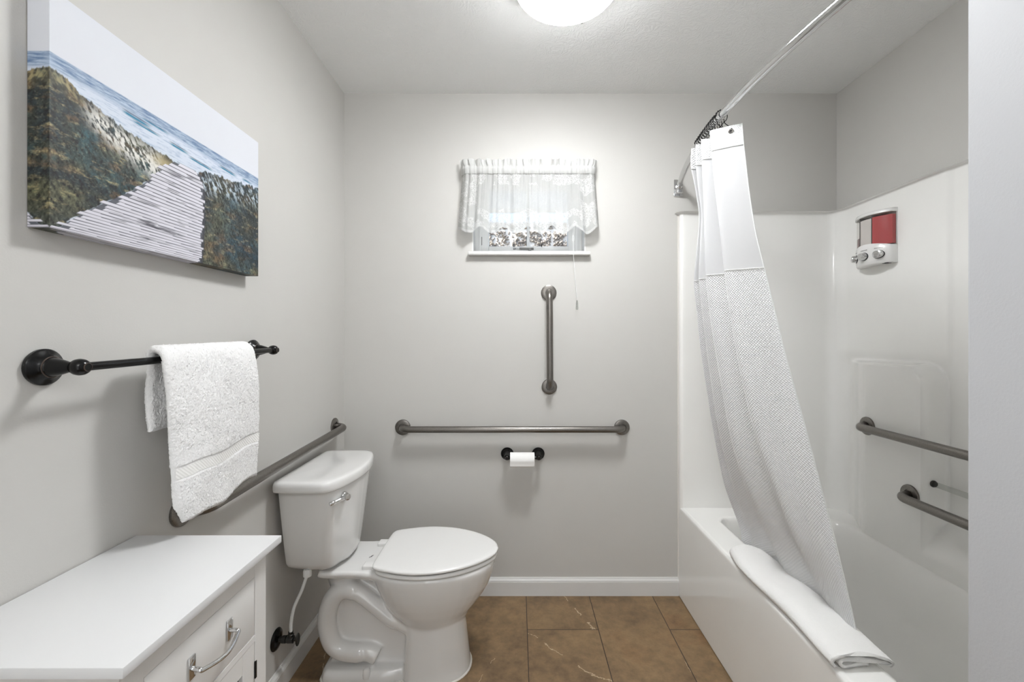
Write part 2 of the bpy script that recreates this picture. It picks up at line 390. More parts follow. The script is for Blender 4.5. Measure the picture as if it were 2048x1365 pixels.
def closed_sheet(P, th):
    """thick closed version of a grid sheet: rings across, wrapping round both faces"""
    P = np.asarray(P, float)
    du = np.gradient(P, axis=0); dv = np.gradient(P, axis=1); N = np.cross(du, dv)
    N /= np.linalg.norm(N, axis=2, keepdims=True) + 1e-12
    th = np.broadcast_to(np.asarray(th, float), P.shape[:2])[..., None]
    A = P + N * th / 2; B = P - N * th / 2
    return np.concatenate([A, B[::-1]], 0)       # wrap along axis 0
def close_ends(o):
    bm = bmesh.new(); bm.from_mesh(o.data)
    bmesh.ops.holes_fill(bm, edges=[e for e in bm.edges if e.is_boundary], sides=0)
    bmesh.ops.recalc_face_normals(bm, faces=bm.faces[:]); bm.to_mesh(o.data); bm.free()
def tag(o, label, cat, group=None):
    o['label'] = label; o['category'] = cat
    if group: o['group'] = group
    return o
def struct(o): o['kind'] = 'structure'; return o
def empty(name, loc):
    o = bpy.data.objects.new(name, None); o.location = loc; o.empty_display_size = 0.05; COL.objects.link(o); return o
def catmull(P, n):
    P = [np.array(p, float) for p in P]; P = [2 * P[0] - P[1]] + P + [2 * P[-1] - P[-2]]; out = []
    for i in range(1, len(P) - 2):
        for k in range(n):
            t = k / n; a, b, c, d = P[i - 1:i + 3]
            out.append(0.5 * (2 * b + (c - a) * t + (2 * a - 5 * b + 4 * c - d) * t * t + (3 * b - a - 3 * c + d) * t ** 3))
    out.append(P[-2]); return np.array(out)
def vnoise(x, y, seed=0):
    r = np.random.default_rng(seed).random((64, 64)); xi = np.floor(x).astype(int); yi = np.floor(y).astype(int)
    fx = x - xi; fy = y - yi; fx = fx * fx * (3 - 2 * fx); fy = fy * fy * (3 - 2 * fy)
    g = lambda i, j: r[i % 64, j % 64]
    return (g(xi, yi) * (1 - fx) + g(xi + 1, yi) * fx) * (1 - fy) + (g(xi, yi + 1) * (1 - fx) + g(xi + 1, yi + 1) * fx) * fy
def fbm(x, y, seed=0, oct=4):
    s = 0; a = 0.5; t = 0
    for k in range(oct): s = s + a * vnoise(x, y, seed + k); t += a; a *= 0.55; x = x * 2.03 + 3.1; y = y * 2.03 + 1.7
    return s / t
def sstep(a, b, x): t = np.clip((x - a) / (b - a), 0, 1); return t * t * (3 - 2 * t)

# ================================================================== ROOM
XR, H, Y1, YP = 2.3966, 2.44, -3.05, -1.53       # right wall, ceiling, front wall, wall at the tub's foot
XP = 1.4585                                       # face of the partition
wx0, wx1, wz0, wz1 = 0.622, 1.174, 1.667, 2.045   # window opening
struct(MB().box(-0.15, XR + 0.15, Y1 - 0.15, 0.15, -0.1, 0).build('floor', M['tile'], smooth=False))
struct(MB().box(-0.15, XR + 0.15, Y1 - 0.15, 0.15, H, H + 0.1).build('ceiling', M['ceiling'], smooth=False))
struct(MB().box(-0.15, 0, Y1, 0, 0, H).build('wall_left', M['wall'], smooth=False))
struct(MB().box(XR, XR + 0.15, YP, 0, 0, H).build('wall_right', M['wall'], smooth=False))
b = MB().box(-0.15, wx0, 0, 0.15, 0, H).box(wx1, XR + 0.15, 0, 0.15, 0, H)
b.box(wx0, wx1, 0, 0.15, 0, wz0).box(wx0, wx1, 0, 0.15, wz1, H)
struct(b.build('wall_back', M['wall'], smooth=False))
struct(MB().box(-0.15, XP, Y1 - 0.15, Y1, 0, H).build('wall_front', M['wall'], smooth=False))
struct(MB().box(XP, XR + 0.15, Y1, YP, 0, H, 0.006).build('wall_partition', M['jamb'], smooth=True, angle=60))
# baseboards with a beaded top
def baseboard(name, p0, p1, n):
    """extruded profile from p0 to p1, n = direction into the room"""
    prof = [(0, 0), (0.013, 0), (0.013, 0.066), (0.0115, 0.068), (0.0125, 0.0705), (0.0105, 0.075), (0.006, 0.080), (0.004, 0.0855), (0, 0.086)]
    R = [[(p[0] + n[0] * a, p[1] + n[1] * a, h) for a, h in prof] for p in (p0, p1)]
    return struct(MB().loft(R).build(name, M['trim'], smooth=False))
baseboard('baseboard_back', (0.0, 0), (1.624, 0), (0, -1))
baseboard('baseboard_left', (0, 0), (0, -3.04), (1, 0))

# ------------------------------------------------------------------ window
win = struct(empty('window_1', (0.898, 0.1, wz0)))
b = MB()
b.box(wx0, wx0 + 0.075, 0.09, 0.135, wz0, wz1, 0.003).box(wx1 - 0.075, wx1, 0.09, 0.135, wz0, wz1, 0.003)
b.box(wx0 + 0.075, wx1 - 0.075, 0.09, 0.135, wz0, wz0 + 0.048, 0.003).box(wx0 + 0.075, wx1 - 0.075, 0.09, 0.135, wz1 - 0.04, wz1, 0.003)
b.box(wx0 + 0.028, wx0 + 0.036, 0.083, 0.09, wz0, wz1).box(wx1 - 0.036, wx1 - 0.028, 0.083, 0.09, wz0, wz1)
b.box(0.891, 0.904, 0.10, 0.13, wz0 + 0.048, wz1 - 0.04, 0.002)
b.build('window_frame', M['vinyl'], win)
b = MB()
b.box(wx0, wx0 + 0.006, 0, 0.09, wz0, wz1).box(wx1 - 0.006, wx1, 0, 0.09, wz0, wz1).box(wx0, wx1, 0, 0.09, wz0, wz0 + 0.006).box(wx0, wx1, 0, 0.09, wz1 - 0.006, wz1)
b.build('window_jamb', M['trim'], win, smooth=False)
MB().box(0.697, 0.891, 0.115, 0.119, wz0 + 0.048, wz1 - 0.04).build('pane', M['pane'], win, smooth=False)
MB().box(0.904, 1.099, 0.115, 0.119, wz0 + 0.048, wz1 - 0.04).build('pane', M['pane'], win, smooth=False)
MB().box(0.605, 1.194, -0.030, 0.001, 1.648, 1.667, 0.005, 3).build('window_sill', M['trim'], win)
lt = MB().box(0.852, 0.925, 0.083, 0.089, wz0 + 0.030, wz0 + 0.040, 0.001).box(0.898, 0.912, 0.080, 0.084, wz0 + 0.024, wz0 + 0.036, 0.001).build('warning_label', M['grey_latch'], win)
MB().box(0.822, 0.829, 0.0885, 0.0898, wz0 + 0.031, wz0 + 0.036).box(0.831, 0.836, 0.0885, 0.0898, wz0 + 0.032, wz0 + 0.037).box(0.838, 0.85, 0.0885, 0.0898, wz0 + 0.0335, wz0 + 0.035).build('label_print', M['mark'], win, smooth=False)
for px in (1028, 1083.5):
    p = at_y(px, 492, 0.09); MB().box(p.x - 0.0022, p.x + 0.0022, 0.084, 0.093, p.z - 0.006, p.z + 0.007).build('vent_latch', M['black'], win, smooth=False)
for x in (0.652, 0.662): MB().box(x - 0.0015, x + 0.0015, 0.0875, 0.0905, 1.72, 1.75 + (x - 0.65)).build('sash_catch', M['grey_latch'], win, smooth=False)

# raised blind inside the opening, with its pull cord
bl = empty('window_blind', (0.898, 0.05, 2.035))
tag(bl, 'white horizontal blind half raised behind the lace valance, cord hanging below the sill', 'blind')
MB().box(wx0 + 0.008, wx1 - 0.008, 0.035, 0.07, 2.006, 2.038, 0.003).build('head_rail', M['vinyl'], bl)
b = MB()
for k in range(14):
    z = 1.995 - k * 0.0078
    b.add([(wx0 + 0.01, 0.043, z - 0.0062), (wx1 - 0.01, 0.043, z - 0.0062), (wx1 - 0.01, 0.054, z + 0.0035), (wx0 + 0.01, 0.054, z + 0.0035),
           (wx0 + 0.01, 0.0440, z - 0.0068), (wx1 - 0.01, 0.0440, z - 0.0068), (wx1 - 0.01, 0.0550, z + 0.0029), (wx0 + 0.01, 0.0550, z + 0.0029)],
          [(0, 1, 2, 3), (7, 6, 5, 4), (0, 4, 5, 1), (3, 2, 6, 7), (0, 3, 7, 4), (1, 5, 6, 2)])
b.build('slats', M['vinyl'], bl, smooth=False)
MB().box(wx0 + 0.01, wx1 - 0.01, 0.040, 0.062, 1.874, 1.886, 0.002).build('bottom_rail', M['vinyl'], bl)
c0 = at_y(1146, 470, -0.036); c1 = at_y(1147, 512, -0.036); c2 = at_y(1154, 601, -0.012)
b = MB().tube([(c0.x, 0.034, 2.02), (c0.x, -0.02, 1.93), c0, c1, c2], 0.0011, 6)
b.tube([c0, c0 + Vector((0.005, 0, -0.01)), c0 + Vector((0.004, 0, -0.028)), c0 + Vector((0, 0, -0.034)), c0 + Vector((-0.004, 0, -0.026)), c0 + Vector((-0.003, 0, -0.006)), c0], 0.001, 6)
b.build('pull_cord', M['vinyl'], bl)
MB().lathe([(0.002, 0), (0.0042, -0.002), (0.0042, -0.010), (0.0055, -0.012), (0.0062, -0.042), (0.0045, -0.046), (0.0, -0.046)], c2, (0, 0, 1), 14).build('cord_tassel', M['clear'], bl)

# lace valance on its rod
va = empty('lace_valance', (0.898, -0.05, 2.05))
tag(va, 'white lace valance with ruffled heading gathered over the small window', 'valance')
xl, xr = 0.575, 1.218
nu, nv = 460, 90
u = np.linspace(0, 1, nu)[:, None]; v = np.linspace(0, 1, nv)[None, :]
def ripple(u, k=1.0): return 0.5 * np.sin(u * 2 * PI * 17 + 2.2 * np.sin(u * 9)) + 0.35 * np.sin(u * 2 * PI * 31 + 1.0 + 2 * np.sin(u * 13)) + 0.15 * np.sin(u * 2 * PI * 53)
flare = 0.020
sc_ = 0.5 + 0.5 * np.cos(u * 2 * PI * 6.0 + 0.4)                     # scallops along the hem
zb = 1.777 - 0.030 * (1 - sc_) ** 0.7 + 0.004 * np.sin(u * 40)
zt = 2.030
X = xl - flare * v + (xr - xl + 2 * flare * v) * u + 0 * v
Z = zt + (zb - zt) * v
soft = 0.5 * np.sin(u * 2 * PI * 9 + 1.6 * np.sin(u * 7)) + 0.25 * np.sin(u * 2 * PI * 19 + 1)
Y = -0.056 - 0.004 * v + ripple(u) * 0.004 * (1 - v) + soft * (0.004 + 0.010 * v)
ex = np.clip(1 - np.minimum(u, 1 - u) / 0.045, 0, 1)                  # ends turn back to the wall
Y = Y + ex ** 2 * 0.040; Y = np.minimum(Y, -0.006)
grid_obj('skirt', np.stack([X, Y, Z + 0 * X], -1), M['lace'], va, UV=np.stack([u + 0 * v, (1 - v) + 0 * u], -1))
# heading: rod pocket and upstanding ruffle
ph = np.linspace(0, 1, 34)[None, :]
prof = np.array([(-0.060, 2.028), (-0.064, 2.040), (-0.064, 2.052), (-0.058, 2.062), (-0.055, 2.075), (-0.050, 2.100)])
pr = catmull([tuple(p) + (0,) for p in prof], 7)[:, :2]; np_ = len(pr)
tt = np.linspace(0, 1, np_)[None, :]
amp = 0.0035 + 0.011 * sstep(0.6, 1, tt)
X = (xl - 0.002 - 0.006 * sstep(0.6, 1, tt)) + (xr - xl + 0.004 + 0.012 * sstep(0.6, 1, tt)) * u + 0.006 * np.sin(u * 2 * PI * 23) * sstep(0.6, 1, tt)
Y = pr[None, :, 0] + ripple(u) * amp + ex ** 2 * 0.035 * (1 - 0.6 * tt)
Z = pr[None, :, 1] + 0.003 * np.sin(u * 2 * PI * 14 + 1) * sstep(0.5, 1, tt)
grid_obj('ruffle_heading', np.stack([X + 0 * Y, Y, Z + 0 * X], -1), M['lace'], va, UV=np.stack([u + 0 * tt, 1.2 + 0 * u + 0 * tt], -1))
MB().tube([(xl + 0.008, -0.004, 2.045), (xl + 0.008, -0.04, 2.045), (xl + 0.02, -0.05, 2.045), (xr - 0.02, -0.05, 2.045), (xr - 0.008, -0.04, 2.045), (xr - 0.008, -0.004, 2.045)], 0.0045, 10).build('curtain_rod', M['vinyl'], va)

# outside: split-face block wall and ground
bw = empty('block_wall', (0.9, 2.2, 0))
tag(bw, 'sunlit rough split-face block wall seen outside through the window panes', 'wall')
YW = 2.2; bx0, zj = 0.776, 2.307                    # a vertical joint and a bed joint
nx, nz = 900, 260
gx = np.linspace(-0.3, 2.1, nx)[:, None]; gz = np.linspace(1.45, 2.385, nz)[None, :]
X = gx + 0 * gz; Z = gz + 0 * gx
row = np.floor((Z - zj) / 0.203); xo = np.where(row % 2 == 0, 0.2, 0.0)
fx = np.mod(X - bx0 - xo + 0.406 * 8, 0.406); fz = np.mod(Z - zj, 0.203)
edge = np.minimum(np.minimum(fx, 0.406 - fx), np.minimum(fz, 0.203 - fz))
rough = 0.5 * (fbm(X * 24, Z * 24, 5, 4) - 0.5) + 0.75 * (fbm(X * 75, Z * 75, 6, 3) - 0.5)
Y = YW - sstep(0.004, 0.016, edge) * (0.03 + 0.12 * rough)
bo = grid_obj('block_face', np.stack([X, Y, Z], -1), M['block'], bw)
MB().box(-0.3, 2.1, YW - 0.022, YW + 0.2, 0, 2.384).build('wall_core', M['mortar'], bw, smooth=False)
struct(MB().box(-3, 5, 0.16, 6, -0.2, 0).build('ground_outside', M['soil'], smooth=False))

# ================================================================== TUB AND SURROUND (one moulded unit)
tb = empty('bathtub', (2.0, -0.76, 0))
tag(tb, 'white fibreglass bathtub moulded in one with its glossy tall wall surround', 'bathtub')
TY0, TY1, TX0 = -1.528, -0.002, 1.627
RIM, TOP = 0.433, 1.854
# plan of the inner wall surface
def arc(cx, cy, r, a0, a1, n): return [(cx + r * math.cos(math.radians(a0 + (a1 - a0) * k / n)), cy + r * math.sin(math.radians(a0 + (a1 - a0) * k / n))) for k in range(n + 1)]
WX, WY, R = 2.385, -0.028, 0.075
half = [(1.626, -0.002), (1.6265, -0.012), (1.629, -0.021), (1.637, -0.027), (1.648, WY)]
pl = half + [(WX - R, WY)] + arc(WX - R, WY - R, R, 90, 0, 12)
mid = -0.765
full = pl + [(x, 2 * mid - y) for x, y in pl[::-1]]
# resample densely
fp = np.array(full); seg = np.linalg.norm(np.diff(fp, axis=0), axis=1); cum = np.concatenate([[0], np.cumsum(seg)])
ns = 520; s_ = np.unique(np.concatenate([np.linspace(0, cum[-1], ns), cum[:6]]))
sx = np.interp(s_, cum, fp[:, 0]); sy = np.interp(s_, cum, fp[:, 1])
tx = np.gradient(sx, s_); ty = np.gradient(sy, s_); ln = np.hypot(tx, ty); nxn = ty / ln; nyn = -tx / ln
zz = np.concatenate([np.linspace(0.40, 1.30, 150), np.linspace(1.31, TOP - 0.012, 20)])
SX, ZZ = np.meshgrid(sx, zz, indexing='ij'); SY = np.meshgrid(sy, zz, indexing='ij')[0]
NX = np.meshgrid(nxn, zz, indexing='ij')[0]; NY = np.meshgrid(nyn, zz, indexing='ij')[0]
ysym = np.abs(SY - mid)                             # distance from the centre line
side = sstep(WX - 0.03, WX - 0.002, SX)
NE = 0.207                                          # niche half width
# rounded-rectangle field: proud block where ysym > NE and z < 1.15
cxr, czr, rr = NE + 0.075, 1.150 - 0.075, 0.075
dx = np.where((ysym < cxr) & (ZZ > czr), np.hypot(cxr - ysym, ZZ - czr) - rr, np.maximum(NE - ysym, ZZ - 1.150))
proud = 1 - sstep(-0.008, 0.009, dx)
floorn = 1 - sstep(0.47, 0.62, ZZ)                  # niche floor scoops out to the block
B = np.maximum(proud, floorn * np.ones_like(proud))
fade = 1 - (0.5 * sstep(0.47, 0.665, ysym) + 0.5 * np.clip((ysym - 0.47) / 0.195, 0, 1))                # block dies into the rounded corners
off = 0.085 * B * fade * side
ridge = 0.006 * sstep(NE - 0.012, NE + 0.004, ysym) * side * (1 - fade * 0)
upper = 0.010 * sstep(NE - 0.03, NE - 0.005, ysym) * side * sstep(1.13, 1.2, ZZ)
PX = SX + NX * 0 - off - upper; PY = SY
P = np.stack([PX, PY, ZZ], -1)
cap = P[:, -1:, :].copy(); c1_ = cap + np.stack([-NX[:, :1] * -0.003, -NY[:, :1] * -0.003, 0.009 + 0 * NX[:, :1]], -1); c2_ = cap + np.stack([NX[:, :1] * 0.02, NY[:, :1] * 0.02, 0.012 + 0 * NX[:, :1]], -1)
c2_[..., 0] = np.minimum(c2_[..., 0], XR - 0.001); c2_[..., 1] = np.clip(c2_[..., 1], TY0, TY1)
P = np.concatenate([P, c1_, c2_], 1)
grid_obj('wall_surround', P, M['fiberglass'], tb)
# tub: rim, basin and apron
gx = np.unique(np.concatenate([np.linspace(TX0 + 0.008, 1.73, 10), np.linspace(1.73, 1.90, 40), np.linspace(1.90, 2.15, 16), np.linspace(2.15, 2.385, 50)]))
gy = np.unique(np.concatenate([np.linspace(TY0, -1.30, 36), np.linspace(-1.30, -0.34, 60), np.linspace(-0.34, -0.05, 66), np.linspace(-0.05, TY1, 10)]))
GX, GY = np.meshgrid(gx, gy, indexing='ij')
def rr_dist(x, y, x0, x1, y0, y1, r):
    cx, cy = (x0 + x1) / 2, (y0 + y1) / 2; qx = np.abs(x - cx) - (x1 - x0) / 2 + r; qy = np.abs(y - cy) - (y1 - y0) / 2 + r
    return np.hypot(np.maximum(qx, 0), np.maximum(qy, 0)) + np.minimum(np.maximum(qx, qy), 0) - r
rad = 0.055 + 0.10 * sstep(1.85, 2.15, GX)
dd = -rr_dist(GX, GY, 1.752, 2.302, -1.46, -0.135, rad)      # positive inside
sl = 0.05 + 0.10 * sstep(1.95, 2.3, GX)
t = np.clip(dd / (sl + 0.05), 0, 1)
dep = 0.34 * (1 - (1 - t) ** 2.4) * np.clip(dd / (0.012 + 0.05 * sstep(2.1, 2.28, GX)), 0, 1) ** 0.7
roll = 0.004 * sstep(-0.012, 0.0, dd)
GZ = RIM - dep - roll
rim = np.stack([GX, GY, GZ], -1)
# apron strip joined to the rim's outer edge
prof = [(TX0 + 0.0078, RIM - 0.0004), (TX0 + 0.003, RIM - 0.003), (TX0 + 0.0005, RIM - 0.008), (TX0, RIM - 0.016), (TX0 - 0.001, 0.30), (TX0 - 0.002, 0.15), (TX0 - 0.003, 0.004)]
ap = np.stack([np.stack([np.full(len(gy), px), gy, np.full(len(gy), pz)], -1) for px, pz in prof[::-1]], 0)
grid_obj('tub', np.concatenate([ap, rim], 0), M['fiberglass'], tb, flip=False)
# clear grab rail across the niche
MB().tube([(2.335, mid - 0.20, 0.727), (2.335, mid + 0.20, 0.727)], 0.0095, 16).build('clear_rail', M['clear'], tb)
for sgn in (-1, 1):
    MB().lathe([(0.0, 0), (0.012, 0), (0.0125, 0.003), (0.0105, 0.007), (0, 0.007)], (2.335, mid + sgn * 0.2055, 0.727), (0, -sgn, 0), 20).build('rail_socket', M['pewter'], tb)
# dark joint where the unit meets the paint
struct(MB().box(1.6215, 1.6255, -0.004, -0.0005, 0.086, TOP).build('trim_1', M['grout_caulk'], smooth=False))

# ------------------------------------------------------------------ grab bars
def flange(mb, p, n, r=0.038): return mb.lathe([(r * 0.98, 0.0005), (r, 0.003), (r * 0.97, 0.007), (r * 0.86, 0.009), (r * 0.52, 0.0095), (r * 0.50, 0.006), (0, 0.006)], p, n, 40)
def grab_bar(p0, p1, n, label, stand=0.055, r=0.0155, group='brushed steel grab bars'):
    p0 = Vector(p0); p1 = Vector(p1); n = Vector(n); d = (p1 - p0).normalized()
    root = empty('grab_bar', (p0 + p1) / 2); tag(root, label, 'grab bar', group)
    B = 0.045; pts = [p0 + n * 0.006, p0 + n * (stand - B)]
    for k in range(1, 9):
        a = PI / 2 * k / 8; pts.append(p0 + n * (stand - B + B * math.sin(a)) + d * (B * (1 - math.cos(a))))
    q = [p1 + n * 0.006, p1 + n * (stand - B)]
    for k in range(1, 9):
        a = PI / 2 * k / 8; q.append(p1 + n * (stand - B + B * math.sin(a)) - d * (B * (1 - math.cos(a))))
    MB().tube(pts + q[::-1], r, 24).build('bar', M['steel'], root)
    for p in (p0, p1): flange(MB(), p, n).build('flange', M['steel'], root)
    return root
e = at_d
grab_bar((0.286, -0.0, 0.815), (1.35, 0.0, 0.815), (0, -1, 0), 'long horizontal steel grab bar on the back wall above the toilet paper')
pa = at_y(1097.5, 586, 0); pb = at_y(1098.5, 774, 0)
grab_bar((pa.x, 0, pa.z), (pb.x, 0, pb.z), (0, -1, 0), 'short vertical steel grab bar on the back wall under the window')
pa = at_x(361, 1022.8, 0); pb = at_x(668, 853, 0)
grab_bar((0, pa.y, pa.z), (0, pb.y, pb.z), (1, 0, 0), 'horizontal steel grab bar on the left wall behind the toilet tank and towel')
grab_bar((2.300, -0.310, 0.884), (2.300, -1.222, 0.884), (-1, 0, 0), 'upper dark steel grab bar on the tub surround, nearest below the soap dispenser')
grab_bar((2.300, -0.508, 0.668), (2.300, -1.03, 0.668), (-1, 0, 0), 'lower dark steel grab bar on the tub surround, just above the tub')

# ================================================================== CEILING LIGHT
cl = empty('ceiling_light', (1.003, -0.725, H)); tag(cl, 'round flush ceiling light with glowing frosted dome and thin nickel rim', 'ceiling light')
MB().lathe([(0.150, 0), (0.160, -0.004), (0.172, -0.030), (0.1765, -0.034), (0.1775, -0.046), (0.1745, -0.050), (0.160, -0.048), (0.10, -0.046), (0, -0.046)], (1.003, -0.725, H), (0, 0, 1), 72).build('rim', M['steel'], cl)
MB().lathe([(0.150, -0.049), (0.1690, -0.0505), (0.1695, -0.056), (0.1665, -0.064), (0.157, -0.075), (0.140, -0.086), (0.11, -0.097), (0.07, -0.104), (0.03, -0.107), (0.004, -0.108)], (1.003, -0.725, H), (0, 0, 1), 72).build('glass_dome', M['diffuser'], cl)
pc = Vector((1.003 + 0.172 * math.cos(math.radians(66)), -0.725 + 0.172 * math.sin(math.radians(66)), H - 0.062))
MB().ball(pc, 0.006, 12, (1, 1, 0.8)).tube([pc + Vector((0, 0, 0.02)), pc], 0.003, 8).build('clip', M['steel'], cl)

# ================================================================== CANVAS PRINT
cy0, cy1, cz0, cz1, ct = 0.7525 - DB, 1.3575 - DB, 1.4425, 1.857, 0.038
nu, nv, ne = 620, 440, 34
def art(u, v):
    u = np.abs(u); u = np.where(u > 1, 2 - u, u); v = np.abs(v); v = np.where(v > 1, 2 - v, v)
    C = np.zeros(u.shape + (3,))
    def put(mask, col):
        m_ = mask[..., None]; C[:] = C * (1 - m_) + np.asarray(col) * m_
    sr = lambda r, g, b_: np.array([lin(r), lin(g), lin(b_)])
    n1 = fbm(u * 6, v * 6, 11); n2 = fbm(u * 60, v * 60, 12); n3 = fbm(u * 150, v * 150, 13, 3); nl = fbm(u * 34, v * 190, 14, 4)
    C[:] = sr(206, 208, 214) * (1 - 0.03 * (n1 - 0.5))[..., None]
    hz = 0.732
    sea = sstep(hz + 0.003, hz - 0.003, v)
    seac = sr(86, 112, 146) + (sr(176, 190, 208) - sr(86, 112, 146)) * np.clip((nl - 0.30) * 1.6 + (hz - v) * 4.0, 0, 1)[..., None]
    put(sea, seac)
    foam = sstep(0.690, 0.655, v + 0.03 * (fbm(u * 9, v * 30, 15) - 0.5))
    put(foam, sr(196, 204, 216) + (sr(160, 178, 200) - sr(214, 222, 232)) * np.clip((nl - 0.5) * 2.4, 0, 1)[..., None])
    for (a, b_, c, h) in ((0.22, 0.36, 0.655, 0.012), (0.26, 0.40, 0.636, 0.008), (0.42, 0.54, 0.625, 0.011), (0.52, 0.68, 0.606, 0.009), (0.70, 0.84, 0.655, 0.010), (0.86, 0.96, 0.66, 0.007), (0.30, 0.44, 0.677, 0.006)):
        w = sstep(a, a + 0.03, u) * sstep(b_, b_ - 0.05, u); cc = c - 0.05 * (u - a)
        put(w * sstep(cc - h * .5, cc, v) * sstep(cc + h, cc + h * 0.6, v), sr(44, 118, 148))
        put(w * sstep(cc + h * 0.9, cc + h, v) * sstep(cc + h * 1.8, cc + h * 1.3, v) * 0.8, sr(52, 72, 100))
    # dunes
    jag = 0.035 * (fbm(u * 80, v * 8, 16, 3) - 0.5)
    crestL = np.interp(u, [0, 0.04, 0.12, 0.24, 0.34, 0.45], [0.67, 0.66, 0.61, 0.575, 0.555, 0.535]) + jag
    edgeL = np.interp(v, [0.0, 0.035, 0.085, 0.165, 0.285, 0.385, 0.47, 0.54], [0.02, 0.045, 0.085, 0.155, 0.27, 0.345, 0.40, 0.452])
    crestR = np.interp(u, [0.57, 0.65, 0.75, 0.88, 1.0], [0.545, 0.585, 0.60, 0.63, 0.655]) + jag * 1.3
    edgeR = np.interp(v, [0, 0.1, 0.26, 0.44, 0.56], [0.592, 0.600, 0.607, 0.608, 0.575])
    ej = 0.02 * (fbm(u * 30, v * 60, 17, 3) - 0.5)
    streak = fbm(u * 95 + v * 45, v * 34 - u * 22, 18, 3)
    big = fbm(u * 7, v * 7, 19, 4)
    g = sr(30, 40, 44) + (sr(84, 84, 60) - sr(30, 40, 44)) * np.clip((big - 0.40) * 2.4, 0, 1)[..., None]
    g = g + (sr(38, 74, 80) - g) * (np.clip((fbm(u * 9 + 5, v * 9, 20) - 0.48) * 3, 0, 1) * 0.7)[..., None]
    g = g + (sr(122, 92, 56) - g) * (np.clip((fbm(u * 14 + 9, v * 22, 21, 5) - 0.56) * 5, 0, 1) * 0.55)[..., None]
    g = g + (sr(176, 160, 116) - g) * (np.clip((fbm(u * 26, v * 60, 22, 5) - 0.60) * 7, 0, 1) * 0.38)[..., None]
    sk = np.clip((streak - 0.5) * 5, -1, 1)[..., None]; s8 = np.clip((fbm(u * 210 - v * 60, v * 70 + u * 40, 28, 2) - 0.5) * 4, -1, 1)[..., None]
    g = np.clip(g * (1 + 0.6 * sk + 0.45 * s8) + np.clip(n3 - 0.60, 0, 1)[..., None] * 0.7 * sr(190, 190, 160), 0, 1)
    g = g * 0.80
    bandL = np.exp(-((v - (crestL - 0.060 - 0.12 * np.clip(u - 0.14, 0, 1))) / (0.045 + 0.10 * np.clip(u - 0.1, 0, 0.3))) ** 2) * sstep(0.07, 0.16, u) * sstep(0.42, 0.36, u)
    topL = np.exp(-((v - (crestL - 0.03)) / 0.035) ** 2) * sstep(0.13, 0.04, u)
    pale = sr(214, 212, 206); pk = np.clip((fbm(u * 120 + v * 50, v * 46 - u * 20, 29, 3) - 0.36) * 5, 0, 1)
    gL = g + (pale - g) * (np.clip(bandL * 1.15, 0, 1) * pk)[..., None]
    gL = gL + (sr(168, 156, 112) - gL) * (topL * (0.12 + 0.5 * np.clip((streak - 0.4) * 4, 0, 1)))[..., None]
    put(sstep(crestL + 0.004, crestL - 0.004, v) * sstep(edgeL + ej + 0.004, edgeL + ej - 0.004, u), gL)
    bandR = np.exp(-((v - (crestR - 0.075)) / 0.055) ** 2)
    gr = g * np.array([0.8, 0.85, 1.05])
    gR = gr + (sr(178, 190, 200) - gr) * (np.clip(bandR, 0, 1) * np.clip((streak - 0.48) * 5, 0, 1))[..., None]
    put(sstep(crestR + 0.004, crestR - 0.004, v) * sstep(edgeR + ej * 0.5 - 0.004, edgeR + ej * 0.5 + 0.004, u), gR)
    # sandy verge at the path's head
    put(np.exp(-(((u - 0.40) / 0.05) ** 2 + ((v - 0.50) / 0.03) ** 2)) * 0.8, sr(176, 160, 120))
    # boardwalk: plank rows get taller towards the viewer
    k = 31 * (np.clip(v, 0, 0.545) / 0.545) ** 0.80 + 1.1 * (u - 0.3) * (1 - v)
    pid = np.floor(k); fr = k - pid
    jit = (np.mod(np.sin(pid * 12.9898) * 43758.5453, 1) - 0.5)
    jit2 = (np.mod(np.sin(pid * 78.233) * 12543.123, 1) - 0.5)
    pw = sstep(edgeL + 0.050 * jit + 0.002, edgeL + 0.050 * jit + 0.005, u) * sstep(edgeR + 0.024 * jit2, edgeR + 0.024 * jit2 - 0.003, u) * sstep(0.548, 0.542, v)
    wood = sr(206, 204, 212) * (0.86 + 0.24 * fbm(u * 14, v * 160, 23)[..., None] + 0.06 * jit[..., None])
    dark = np.clip((fbm(u * 9, k * 0.9, 24) - 0.60) * 6, 0, 1) * np.clip(1 - np.abs((u - edgeL) / (edgeR - edgeL) - 0.5) * 1.7, 0, 1)
    wood = wood + (sr(60, 56, 66) - wood) * (dark * 0.95)[..., None]
    gap = sstep(0.30, 0.16, fr + 0.10 * (fbm(u * 5, pid, 30) - 0.5))
    wood = wood + (sr(46, 46, 58) - wood) * (gap * 0.85)[..., None]
    base = sstep(edgeL - 0.002, edgeL + 0.004, u) * sstep(edgeR + 0.014, edgeR + 0.010, u) * sstep(0.540, 0.534, v)
    put(base * 0.9, sr(52, 52, 60))
    put(pw, wood)
    return np.clip(C, 0, 1)
us = np.concatenate([-np.linspace(ct / 0.605, 0, ne, endpoint=False), np.linspace(0, 1, nu), 1 + np.linspace(ct / 0.605, 0, ne, endpoint=False)[::-1]])
vs_ = np.concatenate([-np.linspace(ct / 0.4145, 0, 16, endpoint=False), np.linspace(0, 1, nv), 1 + np.linspace(ct / 0.4145, 0, 16, endpoint=False)[::-1]])
UU, VV = np.meshgrid(us, vs_, indexing='ij')
eu = np.maximum(np.maximum(-UU, UU - 1), 0) * 0.605; ev = np.maximum(np.maximum(-VV, VV - 1), 0) * 0.4145
Pc = np.stack([ct - np.maximum(eu, ev) + 0.0015, cy0 + np.clip(UU, 0, 1) * 0.605, cz0 + np.clip(VV, 0, 1) * (cz1 - cz0)], -1)
